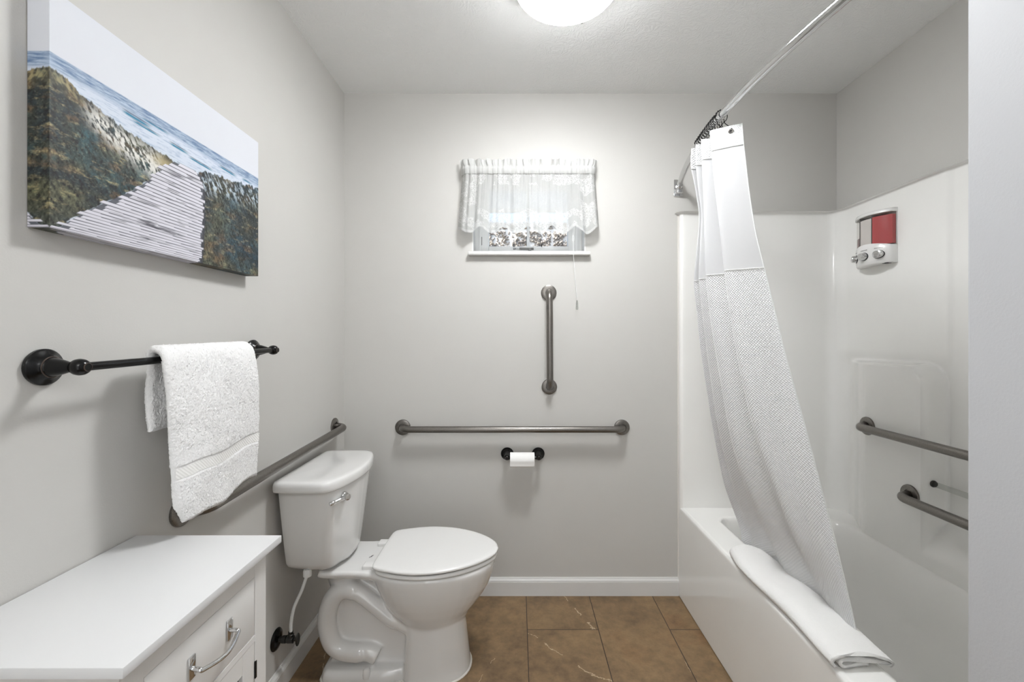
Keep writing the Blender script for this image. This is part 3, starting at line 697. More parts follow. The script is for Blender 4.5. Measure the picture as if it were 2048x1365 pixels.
cv = empty('canvas_picture', (0, (cy0 + cy1) / 2, cz0)); tag(cv, 'wrapped canvas photograph of a boardwalk through grassy dunes to the sea', 'picture')
grid_obj('printed_canvas', Pc, M['print'], cv, colors=art(UU, VV), angle=50)
b = MB()
for y in (cy0 + 0.003, cy1 - 0.037): b.box(0.001, 0.030, y, y + 0.034, cz0 + 0.003, cz1 - 0.003)
for z in (cz0 + 0.003, cz1 - 0.037): b.box(0.001, 0.030, cy0 + 0.037, cy1 - 0.037, z, z + 0.034)
b.build('stretcher_frame', plain('pine', rgb(200, 172, 128), 0.7), cv, smooth=False)

# ================================================================== TOWEL BAR AND HAND TOWEL
qa = at_x(82, 733, 0); qb = at_x(503, 695, 0)
ya, yb, za, zb_ = qa.y, qb.y, 1.200, 1.2125
tr = empty('towel_bar', (0, (ya + yb) / 2, za)); tag(tr, 'black bronze towel bar on the left wall with ball-ended posts', 'towel bar')
for yy, zz_ in ((ya, za), (yb, zb_)):
    p = Vector((0, yy, zz_))
    prof = [(0.031, 0.0), (0.0325, 0.003), (0.0325, 0.008), (0.029, 0.012), (0.0235, 0.0145), (0.021, 0.018), (0.0195, 0.0195), (0.0172, 0.0215), (0.0160, 0.026), (0.0155, 0.030), (0.012, 0.042), (0.0088, 0.052), (0.0080, 0.0545)]
    prof += [(0.0080, 0.0555), (0.0115, 0.058), (0.0140, 0.063), (0.0150, 0.069), (0.0140, 0.075), (0.0115, 0.0795), (0.0072, 0.0820), (0.0072, 0.084), (0, 0.084)]
    po = MB().lathe(prof, p, (1, 0, 0), 40).build('post', M['black'], tr)
    r = MB().ring([(0.0185, 0.0205), (0.0192, 0.0202), (0.0190, 0.0214), (0.0178, 0.0216)], p, (1, 0, 0), 40); r.build('worn_edge', M['bronze_edge'], po)
    MB().ring([(0.0068, 0.0828), (0.0076, 0.0828), (0.0075, 0.0842), (0.0066, 0.0844)], p, (1, 0, 0), 32).build('worn_tip_ring', M['bronze_edge'], po)
MB().tube([(0.069, ya, za), (0.069, yb, zb_)], 0.0078, 20).build('rod', M['black'], tr)
tw = empty('hand_towel', (0.08, -1.04, 0.85)); tag(tw, 'white terry hand towel folded over the black towel bar', 'towel')
path = catmull([(0.034, 0, 1.040), (0.033, 0, 1.09), (0.036, 0, 1.15), (0.046, 0, 1.200), (0.058, 0, 1.2195), (0.070, 0, 1.2235), (0.084, 0, 1.2185), (0.095, 0, 1.200), (0.101, 0, 1.15), (0.104, 0, 1.09),
                (0.105, 0, 1.02), (0.106, 0, 0.96), (0.107, 0, 0.90), (0.108, 0, 0.843)], 22)
n_s = len(path); tt = np.linspace(0, 1, n_s)
arc_ = np.concatenate([[0], np.cumsum(np.linalg.norm(np.diff(path, axis=0), axis=1))])
s_new = np.linspace(0, arc_[-1], 300); px_ = np.interp(s_new, arc_, path[:, 0]); pz_ = np.interp(s_new, arc_, path[:, 2])
fs = s_new / arc_[-1]                                 # 0 back hem .. 1 front hem
top_f = (arc_[np.argmax(path[:, 2])]) / arc_[-1]
yl = np.interp(fs, [0, top_f - 0.12, top_f, top_f + 0.10, 0.75, 0.93, 1.0], [-1.168, -1.172, -1.200, -1.206, -1.196, -1.190, -1.166])
yr = np.interp(fs, [0, top_f, 0.7, 1.0], [-0.90, -0.888, -0.874, -0.880])
tl = np.linspace(0, 1, 190)
YY = yl[:, None] + (yr - yl)[:, None] * tl[None, :]
tilt = (zb_ - za) / (yb - ya)
front = sstep(top_f, top_f + 0.2, fs)[:, None]
ZZt = pz_[:, None] + (YY - ya) * tilt * (1 - 0.4 * front) + 0.0
# front hem: sags in the middle-left, rises slightly to the right
hang = sstep(top_f + 0.1, 1.0, fs)[:, None]
ZZt = ZZt + hang * (0.006 * np.cos(tl * PI * 1.0)[None, :] * -1 + 0.006 * np.sin(tl * 9)[None, :] - 0.018 * (np.abs(tl - 0.12) < 0) )
ZZt = ZZt + hang * 0.02 * np.clip(0.10 - tl, 0, 1)[None, :] * 3
XX = px_[:, None] + hang * (0.010 * np.sin(tl * 5.2 + 0.5)[None, :] - 0.004) + 0.004 * (fbm(tl[None, :] * 5 + 0 * fs[:, None], fs[:, None] * 7, 31) - 0.5) * 2
XX = np.maximum(XX, 0.022)
Pt = np.stack([XX, YY, ZZt], -1)
th = np.full(Pt.shape[:2], 0.017)
bandz = (fs[:, None] > 0.785) & (fs[:, None] < 0.835)
th = np.where(bandz, 0.0125, th)
edge_t = np.minimum(np.minimum(tl, 1 - tl)[None, :] * 0.32, np.minimum(fs, 1 - fs)[:, None] * 0.56)
th = th * np.clip(np.sqrt(np.clip(edge_t / 0.008, 0.02, 1)), 0.1, 1)
Q = closed_sheet(Pt.transpose(1, 0, 2), th.T)         # axis0 wraps across y
nn = rng.normal(0, 0.0006, Q.shape); nn = nn + (fbm(Q[..., 1] * 60, Q[..., 2] * 60, 33, 2) - 0.5)[..., None] * np.array([0.0016, 0.001, 0.001])
qb_ = np.tile(bandz[:, 0][None, :], (Q.shape[0], 1))
nn[qb_] *= 0.15
to = grid_obj('cloth', Q + nn, M['terry'], tw, wrap=True); close_ends(to)
# woven band near the hem
i0, i1 = np.where((fs > 0.788) & (fs < 0.832))[0][[0, -1]]
du = np.gradient(Pt, axis=0); dv = np.gradient(Pt, axis=1); Nn = np.cross(du, dv); Nn /= np.linalg.norm(Nn, axis=2, keepdims=True)
if Nn[250, 90, 0] < 0: Nn = -Nn
bd = (Pt + Nn * 0.0072)[i0:i1 + 1, 2:-2]
grid_obj('woven_band', bd, M['band'], tw, UV=np.stack([bd[..., 1], bd[..., 2]], -1))

# ================================================================== CABINET
ca = empty('cabinet', (0.16, -1.36, 0)); tag(ca, 'small white cabinet with drawer and glazed door against the left wall', 'cabinet')
yf, yn, xo_ = -1.162, -1.551, 0.3235
b = MB(); b.box(0.003, xo_, yn, yf, 0.800, 0.8155, 0.0015)
b.build('top', M['cabtop'], ca)
def cove(x1, y0, y1, z0, z1):
    R0 = [(0.02, y0, z0), (x1, y0, z0), (x1, y1, z0), (0.02, y1, z0)]
    return R0
bx = 0.300; by1, by0 = -1.182, -1.531
b = MB().loft([[(0.004, by0, 0.780), (bx, by0, 0.780), (bx, by1, 0.780), (0.004, by1, 0.780)],
               [(0.004, by0 - 0.004, 0.786), (bx + 0.004, by0 - 0.004, 0.786), (bx + 0.004, by1 + 0.004, 0.786), (0.004, by1 + 0.004, 0.786)],
               [(0.004, by0 - 0.013, 0.800), (bx + 0.014, by0 - 0.013, 0.800), (bx + 0.014, by1 + 0.013, 0.800), (0.004, by1 + 0.013, 0.800)]])
b.build('cove_moulding', M['cabinet'], ca, smooth=False)
b = MB()
for y0_, y1_ in ((by0, by0 + 0.04), (by1 - 0.038, by1)): b.box(bx - 0.04, bx, y0_, y1_, 0, 0.781, 0.001)
b.box(bx - 0.04, bx - 0.0005, by0 + 0.04, by1 - 0.038, 0.756, 0.781).box(bx - 0.04, bx - 0.0005, by0 + 0.04, by1 - 0.038, 0.10, 0.14).box(bx - 0.04, bx - 0.0005, by0 + 0.04, by1 - 0.038, 0.622, 0.634)
for y0_, y1_ in ((by0, by0 + 0.035), (by1 - 0.035, by1)): b.box(0.014, 0.05, y0_, y1_, 0, 0.781, 0.001)
b.build('face_frame', M['cabinet'], ca, smooth=False)
MB().box(0.016, bx - 0.03, by0 + 0.004, by0 + 0.016, 0.10, 0.78).build('side_panel', M['cabinet'], ca, smooth=False)
MB().box(0.016, bx - 0.03, by1 - 0.016, by1 - 0.004, 0.10, 0.78).build('side_panel', M['cabinet'], ca, smooth=False)
MB().box(0.014, 0.022, by0 + 0.02, by1 - 0.02, 0.10, 0.78).build('back_panel', M['cabinet'], ca, smooth=False)
MB().box(0.022, bx - 0.04, by0 + 0.016, by1 - 0.016, 0.10, 0.115).build('bottom_panel', M['cabinet'], ca, smooth=False)
dr = MB().box(bx - 0.02, bx - 0.0012, by0 + 0.0415, by1 - 0.0395, 0.6355, 0.7545, 0.0015).build('drawer', M['cabinet'], ca)
b = MB()
h1, h2 = -1.302, -1.398; hz_ = 0.699
b = MB()
for yy in (h1, h2): b.box(bx - 0.001, bx + 0.0022, yy - 0.0075, yy + 0.0075, hz_ - 0.017, hz_ + 0.021, 0.0008)
pts = [(bx + 0.002, h1, hz_), (bx + 0.014, h1 + 0.001, hz_ - 0.001)]
for k in range(0, 13):
    a = k / 12; yy = h1 + (h2 - h1) * a; s3 = math.sin(PI * a)
    pts.append((bx + 0.017 + 0.010 * s3, yy, hz_ - 0.003 - 0.006 * s3))
pts += [(bx + 0.014, h2 - 0.001, hz_ - 0.001), (bx + 0.002, h2, hz_)]
b.tube(catmull(pts, 4), 0.0040, 14)
b.build('handle', M['chrome'], dr)
do = empty('door', (0, 0, 0)); do.parent = ca; do.location = (0, 0, 0.3)
y0_, y1_, z0_, z1_ = by0 + 0.0415, by1 - 0.0395, 0.142, 0.6205
b = MB().box(bx - 0.02, bx - 0.0012, y0_, y0_ + 0.038, z0_, z1_, 0.001).box(bx - 0.02, bx - 0.0012, y1_ - 0.038, y1_, z0_, z1_, 0.001)
b.box(bx - 0.02, bx - 0.0015, y0_ + 0.038, y1_ - 0.038, z1_ - 0.040, z1_, 0.001).box(bx - 0.02, bx - 0.0015, y0_ + 0.038, y1_ - 0.038, z0_, z0_ + 0.04, 0.001)
COL.objects.unlink(do); bpy.data.objects.remove(do)
do = b.build('door', M['cabinet'], ca, smooth=False)
MB().box(bx - 0.014, bx - 0.010, y0_ + 0.038, y1_ - 0.038, z0_ + 0.04, z1_ - 0.04).build('glass_panel', M['dark_glass'], do, smooth=False)
for zh in (0.545, 0.18): MB().box(bx - 0.001, bx + 0.0015, y1_ - 0.001, y1_ + 0.004, zh, zh + 0.035).build('hinge', M['black'], do, smooth=False)

# ================================================================== TOILET
ty0 = -0.445
to_ = empty('toilet', (0.4, ty0, 0)); tag(to_, 'white two-piece toilet with closed lid standing against the left wall', 'toilet')
def sym(halfpts, n=8, closed_back=True):
    """half outline from back (x small) round to the tip, y>=0 -> full closed ring"""
    P = catmull([(p[0], p[1], 0) for p in halfpts], n)[:, :2]
    L = [(x, ty0 + y) for x, y in P]; Rr = [(x, ty0 - y) for x, y in P[::-1][1:]]
    return L + Rr
def lev(ring, z, inset=0.0):
    cx = sum(p[0] for p in ring) / len(ring); out = []
    n = len(ring)
    for i, p in enumerate(ring):
        a = ring[i - 1]; c = ring[(i + 1) % n]; t = Vector((c[0] - a[0], c[1] - a[1])); 
        if t.length < 1e-9: t = Vector((0, 1))
        t.normalize(); nrm = Vector((t.y, -t.x))
        if nrm.dot(Vector((p[0] - cx, p[1] - ty0))) < 0: nrm = -nrm
        out.append((p[0] - nrm.x * inset, p[1] - nrm.y * inset, z))
    return out
def lev2(ring, z, sc):
    cx = sum(p[0] for p in ring) / len(ring); return [(cx + (p[0] - cx) * sc, ty0 + (p[1] - ty0) * sc, z) for p in ring]
# tank body: outline widens upward
def tank_ring(z):
    t = (z - 0.43) / 0.30; t = max(0, min(1, t)); e_ = 0.02 * max(0, 1 - (z - 0.425) / 0.03) ** 2 if z < 0.455 else 0
    hw = 0.150 + 0.052 * t ** 0.8 - e_; xf = 0.190 + 0.034 * t - e_ * 0.6; xb = 0.026 - 0.006 * t + e_ * 0.5; bow = 0.034
    return [(x, y, z) for x, y in sym([(xb, 0), (xb, hw * 0.55), (xb + 0.001, hw * 0.86), (xb + 0.012, hw * 0.93), (0.09, hw * 0.965), (xf - 0.055, hw * 0.99), (xf - 0.018, hw * 0.96), (xf, hw * 0.86), (xf + 0.012, hw * 0.62), (xf + bow * 0.88, hw * 0.3), (xf + bow, 0)], 6)]
zs = [0.426, 0.429, 0.434, 0.442, 0.455, 0.50, 0.56, 0.62, 0.68, 0.73]
tk = MB().loft([tank_ring(z) for z in zs]).build('tank', M['ceramic'], to_, angle=50)
lo = sym([(0.012, 0), (0.012, 0.17), (0.016, 0.205), (0.034, 0.219), (0.09, 0.223), (0.165, 0.224), (0.205, 0.214), (0.232, 0.175), (0.252, 0.11), (0.262, 0.05), (0.264, 0)], 7)
rings = [lev2(lo, 0.7285, 0.85), lev(lo, 0.7285, 0.004), lev(lo, 0.731, 0.001), lev(lo, 0.738, 0), lev(lo, 0.750, 0), lev(lo, 0.758, 0.002), lev(lo, 0.763, 0.006), lev2(lo, 0.7650, 0.90), lev2(lo, 0.7658, 0.80), lev2(lo, 0.7670, 0.4), lev2(lo, 0.7674, 0.05)]
MB().loft(rings).build('tank_lid', M['ceramic'], to_, angle=60)
# flush lever
pc = Vector((0.234, -0.588, 0.694)); nrm = Vector((0.80, -0.60, 0)).normalized(); sd_ = Vector((-0.60, -0.80, 0))
b = MB().lathe([(0.0145, -0.012), (0.0150, 0.003), (0.0130, 0.007), (0.0115, 0.008), (0.0115, 0.020), (0.0105, 0.0225), (0, 0.0235)], pc, nrm, 28)
arm = [pc + nrm * 0.014, pc + nrm * 0.015 + sd_ * 0.02 + Vector((0, 0, -0.002)), pc + nrm * 0.014 + sd_ * 0.045 + Vector((0, 0, -0.006)), pc + nrm * 0.012 + sd_ * 0.062 + Vector((0, 0, -0.009))]
b.tube(catmull(arm, 5), [0.0065] * 11 + [0.0075] * 4 + [0.0065], 14)
b.build('flush_lever', M['chrome'], to_)
# bowl, trapway, foot: grown together by a voxel remesh
def egg(z, x0, x1, hw, p=0.42):
    xs = x0 + (x1 - x0) * p
    out = []
    n = 40
    for k in range(n):
        a = 2 * PI * k / n; c, s4 = math.cos(a), math.sin(a)
        rx = (x1 - xs) if c > 0 else (xs - x0)
        e5 = 2.0 if c > 0 else 2.6
        r = (abs(c) ** e5 + abs(s4) ** e5) ** (-1 / e5)
        out.append((xs + rx * c * r, ty0 + hw * s4 * r, z))
    return out
bw_ = MB()
bowl = [(0.165, 0.435, 0.640, 0.080), (0.19, 0.41, 0.648, 0.098), (0.22, 0.385, 0.664, 0.116), (0.25, 0.36, 0.688, 0.134), (0.285, 0.34, 0.714, 0.150), (0.32, 0.325, 0.735, 0.162), (0.355, 0.31, 0.748, 0.171), (0.385, 0.30, 0.756, 0.177), (0.405, 0.30, 0.758, 0.179), (0.412, 0.305, 0.752, 0.174)]
bw_.loft([egg(*r) for r in bowl])
colr = [(0.0, 0.425, 0.664, 0.118), (0.03, 0.425, 0.660, 0.112), (0.10, 0.428, 0.652, 0.104), (0.17, 0.43, 0.645, 0.098), (0.235, 0.42, 0.648, 0.095)]
def column(z, x0, x1, hw):
    out = []; n = 40
    for k in range(n):
        a = 2 * PI * k / n; c, s4 = math.cos(a), math.sin(a); xs = (x0 + x1) / 2 - 0.02
        rx = (x1 - xs) if c > 0 else (xs - x0); e5 = 2.2 if c > 0 else 7
        r = (abs(c) ** e5 + abs(s4) ** e5) ** (-1 / e5); out.append((xs + rx * c * r, ty0 + hw * s4 * r, z))
    return out
bw_.loft([column(*r) for r in colr])
# deck under the tank
bw_.loft([[(x, y, z) for x, y in sym([(x0, 0), (x0, hw * 0.8), (x0 + 0.02, hw), (0.25, hw), (0.33, hw + 0.012), (0.40, hw + 0.03), (0.42, 0)], 5)] for z, x0, hw in
          ((0.372, 0.145, 0.085), (0.380, 0.128, 0.105), (0.392, 0.122, 0.122), (0.405, 0.125, 0.126), (0.414, 0.13, 0.120))])
bw_.tube([(0.20, ty0, 0.24), (0.19, ty0, 0.39)], [0.05, 0.085], 20)
# foot
bw_.loft([column(z, 0.122 + i_, 0.50, hw) for z, i_, hw in ((0.0, 0, 0.113), (0.012, 0, 0.113), (0.03, 0.004, 0.108), (0.042, 0.012, 0.098), (0.046, 0.03, 0.08))])
# web between the trapway's bends
bw_.box(0.15, 0.46, ty0 - 0.052, ty0 + 0.052, 0.03, 0.36)
# trapway, one bulge each side
tp = catmull([(0.47, 0, 0.175), (0.43, 0, 0.188), (0.385, 0, 0.212), (0.335, 0, 0.252), (0.285, 0, 0.292), (0.245, 0, 0.316), (0.205, 0, 0.322), (0.166, 0, 0.296), (0.144, 0, 0.245), (0.142, 0, 0.185), (0.160, 0, 0.125), (0.195, 0, 0.098), (0.245, 0, 0.090), (0.290, 0, 0.088), (0.325, 0, 0.072)], 6)
for sgn in (-1, 1):
    dp = [ty0 + sgn * (0.056 + (0.012 if 10 < i < 75 else 0.004)) for i in range(len(tp))]
    bw_.tube([(p[0], dp[i], p[2]) for i, p in enumerate(tp)], [0.030] * 30 + [0.0335] * (len(tp) - 30), 18)
bo_ = bw_.build('bowl', M['ceramic'], to_)
rm = bo_.modifiers.new('remesh', 'REMESH'); rm.mode = 'VOXEL'; rm.voxel_size = 0.0042; rm.use_smooth_shade = True
sm = bo_.modifiers.new('smooth', 'SMOOTH'); sm.iterations = 9; sm.factor = 0.6
for sgn in (-1, 1):
    MB().lathe([(0.0135, 0), (0.0135, 0.012), (0.0125, 0.026), (0.009, 0.033), (0.0, 0.035)], (0.298, ty0 + sgn * 0.102, 0.022), (0, 0, 1), 20).build('bolt_cap', M['ceramic'], to_)
MB().loft([column(0.0005, 0.117, 0.50, 0.118), column(0.004, 0.119, 0.50, 0.116)]).loft([column(0.0005, 0.420, 0.6685, 0.122), column(0.004, 0.422, 0.6665, 0.120)]).build('caulk_bead', M['grout_caulk'], to_)
# seat and lid
so = sym([(0.336, 0), (0.336, 0.10), (0.341, 0.138), (0.375, 0.160), (0.43, 0.176), (0.50, 0.183), (0.58, 0.171), (0.655, 0.139), (0.715, 0.094), (0.755, 0.045), (0.766, 0)], 8)
MB().loft([lev2(so, 0.4145, 0.88), lev(so, 0.4145, 0.006), lev(so, 0.4165, 0.001), lev(so, 0.420, 0), lev(so, 0.425, 0.001), lev(so, 0.4285, 0.005), lev2(so, 0.429, 0.88)]).build('seat', M['plastic'], to_, angle=60)
MB().loft([lev2(so, 0.4280, 0.955), lev2(so, 0.4375, 0.955)]).build('seat_gap_shade', M['gap_shade'], to_)  # dark slab put in as the shade between seat and lid
li = sym([(0.325, 0), (0.326, 0.10), (0.331, 0.136), (0.345, 0.152), (0.385, 0.167), (0.44, 0.181), (0.50, 0.186), (0.58, 0.174), (0.658, 0.141), (0.718, 0.096), (0.758, 0.046), (0.770, 0)], 8)
MB().loft([lev2(li, 0.4345, 0.90), lev(li, 0.4345, 0.003), lev(li, 0.437, 0.0), lev(li, 0.4415, 0), lev(li, 0.4448, 0.0025), lev(li, 0.4468, 0.008), lev2(li, 0.4476, 0.90), lev2(li, 0.4482, 0.75), lev2(li, 0.4490, 0.4), lev2(li, 0.4492, 0.05)]).build('lid', M['plastic'], to_, angle=60)
for y_, s5 in ((ty0 - 0.088, 1), (ty0 + 0.088, 1)):
    MB().box(0.283, 0.345, y_ - 0.020, y_ + 0.020, 0.410, 0.427, 0.004, 3).build('hinge', M['plastic'], to_)
# small printed mark on the deck beside the hinge
mk = MB(); q = at_z(742.5, 1113, 0.4155)
for dx_, dy_, l_ in ((0, 0, 0.010), (0.004, 0.004, 0.008), (0.002, -0.001, 0.005), (-0.004, -0.007, 0.004)):
    mk.tube([(q.x + dx_ - l_ * 0.25, q.y + dy_ - l_ * 0.7, 0.4150), (q.x + dx_ + l_ * 0.25, q.y + dy_ + l_ * 0.7, 0.4150)], 0.0007, 6)
mk.build('printed_mark', M['mark'], to_)
# water supply: stop valve on the wall and braided hose to the tank
sv = empty('supply_valve', (0, -0.601, 0.197)); tag(sv, 'dark metal water stop valve on the left wall under the toilet tank', 'valve')
vy, vz = -0.601, 0.197
MB().lathe([(0.036, 0.0), (0.037, 0.002), (0.034, 0.006), (0.020, 0.011), (0.013, 0.012), (0, 0.012)], (0, vy, vz), (1, 0, 0), 36).build('escutcheon', M['black'], sv)
MB().lathe([(0.008, 0.010), (0.008, 0.022), (0.0125, 0.023), (0.0125, 0.036), (0.009, 0.037), (0.009, 0.041), (0.0125, 0.042), (0.0125, 0.062), (0.006, 0.064), (0.006, 0.072), (0, 0.072)], (0, vy, vz), (1, 0, 0), 12).lathe([(0.0105, 0), (0.0105, 0.018), (0.0085, 0.020), (0.0085, 0.028), (0, 0.028)], (0.052, vy, vz), (0, 0, 1), 12).build('valve_body', M['pewter'], sv, angle=30)
b = MB().ball((0.076, vy, vz), 0.018, 24, (0.30, 0.75, 1.25)); b.build('handle', M['pewter'], sv)
hs = MB(); hp = catmull([(0.052, vy, vz + 0.026), (0.053, vy, vz + 0.06), (0.062, vy + 0.003, vz + 0.11), (0.082, vy + 0.014, vz + 0.16), (0.093, vy + 0.026, vz + 0.20), (0.096, vy + 0.03, 0.404)], 12)
hs.tube(hp, [0.0052 + 0.0006 * (i % 2) for i in range(len(hp))], 12)
ho = hs.build('supply_hose', M['vinyl'], sv); 
MB().lathe([(0.0135, 0), (0.0145, 0.002), (0.0145, 0.020), (0.012, 0.0255), (0, 0.0255)], (0.096, vy + 0.03, 0.402), (0, 0, 1), 10).build('hose_nut', M['vinyl'], sv, angle=30)

# ================================================================== TOILET PAPER
tpz = 0.685
th_ = empty('toilet_paper_holder', (0.867, -0.04, 0.69)); tag(th_, 'black bronze toilet paper holder with two round posts on the back wall', 'toilet paper holder')
for px in (1014.5, 1076.5):
    p = at_y(px, 907, -0.004)
    MB().lathe([(0.030, 0), (0.031, 0.004), (0.028, 0.009), (0.021, 0.012), (0.017, 0.016), (0.015, 0.019), (0.0135, 0.028), (0.0085, 0.045), (0.0078, 0.050), (0.0115, 0.055), (0.0142, 0.062), (0.0142, 0.070), (0.011, 0.077), (0.0065, 0.081), (0.0065, 0.083), (0, 0.083)], (p.x, 0, 0.687), (0, -1, 0), 36).build('post', M['black'], th_)
    MB().ring([(0.0066, 0.0805), (0.0072, 0.0808), (0.0070, 0.083), (0.0062, 0.0835)], (p.x, 0, 0.687), (0, -1, 0), 24).build('worn_ring', M['bronze_edge'], th_)
MB().tube([(0.795, -0.066, tpz), (0.941, -0.066, tpz)], 0.0075, 16).build('roller', M['black'], th_)
tpo = empty('toilet_paper_roll', (0.865, -0.066, 0.66)); tag(tpo, 'white toilet paper roll on the black holder below the long grab bar', 'toilet paper')
r0, r1 = 0.018, 0.034
pr = []
for k in range(0, 150):
    a = 2 * PI * k / 75; pr.append((r1 - 0.0012 * k / 150, a))
pw0, pw1 = 0.8085, 0.9225
cz_ = tpz - (r0 - 0.0078)
b = MB().lathe([(r0, 0), (r1, 0), (r1 + 0.0002, 0.002), (r1 + 0.0002, pw1 - pw0 - 0.002), (r1, pw1 - pw0), (r0, pw1 - pw0)], (pw0, -0.066, cz_), (1, 0, 0), 56)
b.build('paper', M['paper'], tpo, angle=30)
b = MB().ring([(r0 - 0.0012, 0.0005), (r0, 0.0005), (r0, pw1 - pw0 - 0.0005), (r0 - 0.0012, pw1 - pw0 - 0.0005)], (pw0, -0.066, cz_), (1, 0, 0), 30)
b.build('core', plain('cardboard', rgb(170, 140, 104), 0.9), tpo)
u_ = np.linspace(0, 1, 12)[:, None]; fl = []
for a in np.linspace(100, 10, 14): fl.append((-0.066 - (r1 + 0.0012) * math.sin(math.radians(a)) , cz_ + (r1 + 0.0012) * math.cos(math.radians(a)) ))
fl = [( -0.066 - (r1 + 0.0014) * math.cos(math.radians(a)), cz_ + (r1 + 0.0014) * math.sin(math.radians(a))) for a in np.linspace(80, 0, 14)] + [(-0.0995, cz_ - 0.006), (-0.0985, cz_ - 0.014), (-0.0975, cz_ - 0.022)]
fl = np.array(fl); Pq = np.zeros((12, len(fl), 3)); Pq[..., 0] = pw0 + 0.0005 + (pw1 - pw0 - 0.003) * u_; Pq[..., 1] = fl[None, :, 0]; Pq[..., 2] = fl[None, :, 1]
grid_obj('loose_sheet', Pq, M['paper'], tpo)

# ================================================================== SOAP DISPENSER
DX, dy0, dy1 = WX - 0.010, -0.368, -0.180
ds = empty('soap_dispenser', (DX, (dy0 + dy1) / 2, 1.555)); tag(ds, 'white three-chamber wall soap dispenser with red and white soaps and silver buttons', 'soap dispenser')
def dep_(s): return 0.020 + 0.040 * (1 - abs(2 * s - 1) ** 2.2)
def dring(z, add=0.0, s0=0.0, s1=1.0, back=0.0, n=26):
    out = [(DX - back, dy0 + (dy1 - dy0) * s0, z)]
    for k in range(n + 1):
        s = s0 + (s1 - s0) * k / n; out.append((DX - dep_(s) - add, dy0 + (dy1 - dy0) * s, z))
    out.append((DX - back, dy0 + (dy1 - dy0) * s1, z)); return out
def arcz(ring, amp):
    return [(x, y, z + amp * (1 - (2 * (y - dy0) / (dy1 - dy0) - 1) ** 2)) for x, y, z in ring]
MB().loft([dring(1.556, -0.004), dring(1.560, 0.001), dring(1.60, 0.003), arcz(dring(1.626, 0.003), 0.016), arcz(dring(1.629, 0.001), 0.016)]).build('housing', M['plastic'], ds, angle=50)
MB().loft([dring(1.762, 0.003), dring(1.7635, 0.006), dring(1.770, 0.006), dring(1.776, 0.003), dring(1.778, -0.004)]).build('top_cap', M['plastic'], ds, angle=50)
MB().box(DX - 0.0045, DX - 0.0005, dy0 + 0.0008, dy1 - 0.0008, 1.6301, 1.7615).build('back_plate', M['plastic'], ds, smooth=False)
for s0, s1, mt_, lvl in ((0.008, 0.332, 'red_soap', 1.752), (0.34, 0.66, 'white_soap', 1.750), (0.668, 0.992, 'dark_soap', 1.680)):
    ch = MB().loft([dring(1.634, -0.001, s0, s1, 0.005), dring(1.762, -0.001, s0, s1, 0.005)]).build('chamber', M['smoke'], ds, angle=40)
    MB().loft([dring(1.634, -0.0022, s0 + 0.004, s1 - 0.004, 0.007), dring(lvl, -0.0022, s0 + 0.004, s1 - 0.004, 0.007)]).build('soap', M[mt_], ch, angle=40)
for s in (1 / 3 + 0.003, 2 / 3 + 0.001):
    x = DX - dep_(s); MB().box(x - 0.0003, DX - 0.004, dy0 + (dy1 - dy0) * s - 0.0005, dy0 + (dy1 - dy0) * s + 0.0005, 1.64, 1.762).build('divider', M['grey_latch'], ds, smooth=False)
def text_obj(txt, size, mat, parent, mtx, name='lettering'):
    cu = bpy.data.curves.new('t', 'FONT'); cu.body = txt; cu.size = size; cu.align_x = 'CENTER'; cu.extrude = 0.0001
    o = bpy.data.objects.new('t', cu); COL.objects.link(o); bpy.context.view_layer.update()
    me = bpy.data.meshes.new_from_object(o.evaluated_get(bpy.context.evaluated_depsgraph_get())); bpy.data.objects.remove(o)
    me.transform(mtx); me.transform(Matrix.Translation(-wloc(parent))); me.name = name
    return link_mesh(name, me, mat, parent, False)
MB().box(DX - 0.0005, WX + 0.0, dy0 + 0.01, dy1 - 0.01, 1.566, 1.766).build('mount', M['plastic'], ds, smooth=False)
for s, txt in ((0.19, 'BODY WASH'), (0.5, 'CONDITIONER'), (0.82, 'SHAMPOO')):
    y = dy0 + (dy1 - dy0) * s; x = DX - dep_(s) - 0.003
    sl_ = -(dep_(s + 0.01) - dep_(s - 0.01)) / (0.02 * (dy1 - dy0)); nv_ = Vector((-1, -0.0, 0)); tdir = Vector((sl_, 1, 0)).normalized()  # along +y
    nrm = Vector((-tdir.y, tdir.x, 0))
    kb = MB(); sideV = tdir; up = Vector((0, 0, 1)); c = Vector((x, y, 1.594))
    ring0 = []; ring1 = []; ring2 = []
    for k in range(24):
        a = 2 * PI * k / 24; ca_, sa_ = math.cos(a), math.sin(a)
        w_ = 0.0195 * (1 - 0.0 * abs(sa_)); hh = 0.0155 * (abs(sa_) ** 1.0) * (1 if sa_ > 0 else -1)
        ring0.append(c + sideV * (w_ * ca_) + up * hh - nrm * 0.003); ring1.append(c + sideV * (w_ * ca_) + up * hh + nrm * 0.008)
        ring2.append(c + sideV * (w_ * 0.80 * ca_) + up * hh * (0.9) + nrm * 0.017)
    ring3 = [c + sideV * (0.0195 * 0.5 * math.cos(2 * PI * k / 24)) + up * (0.002 * math.sin(2 * PI * k / 24) - 0.004) + nrm * 0.020 for k in range(24)]
    kb.loft([ring0, ring1, ring2, ring3]); kb.build('button', M['chrome'], ds, angle=35)
    MB().loft([[c + (p - c) * 1.10 + nrm * 0.0003 for p in ring0], [c + (p - c) * 1.10 + nrm * 0.0045 for p in ring0]]).build('button_seat', M['mark'], ds)
    mtx = Matrix(((-tdir.x, 0, nrm.x, x + nrm.x * 0.0006), (-tdir.y, 0, nrm.y, y + nrm.y * 0.0006), (0, 1, 0, 1.6185), (0, 0, 0, 1)))
    text_obj(txt, 0.0052, M['mark'], ds, mtx)
MB().box(DX - 0.035, DX - 0.015, dy0 + 0.012, dy0 + 0.035, 1.5545, 1.557).build('outlet', M['mark'], ds, smooth=False)

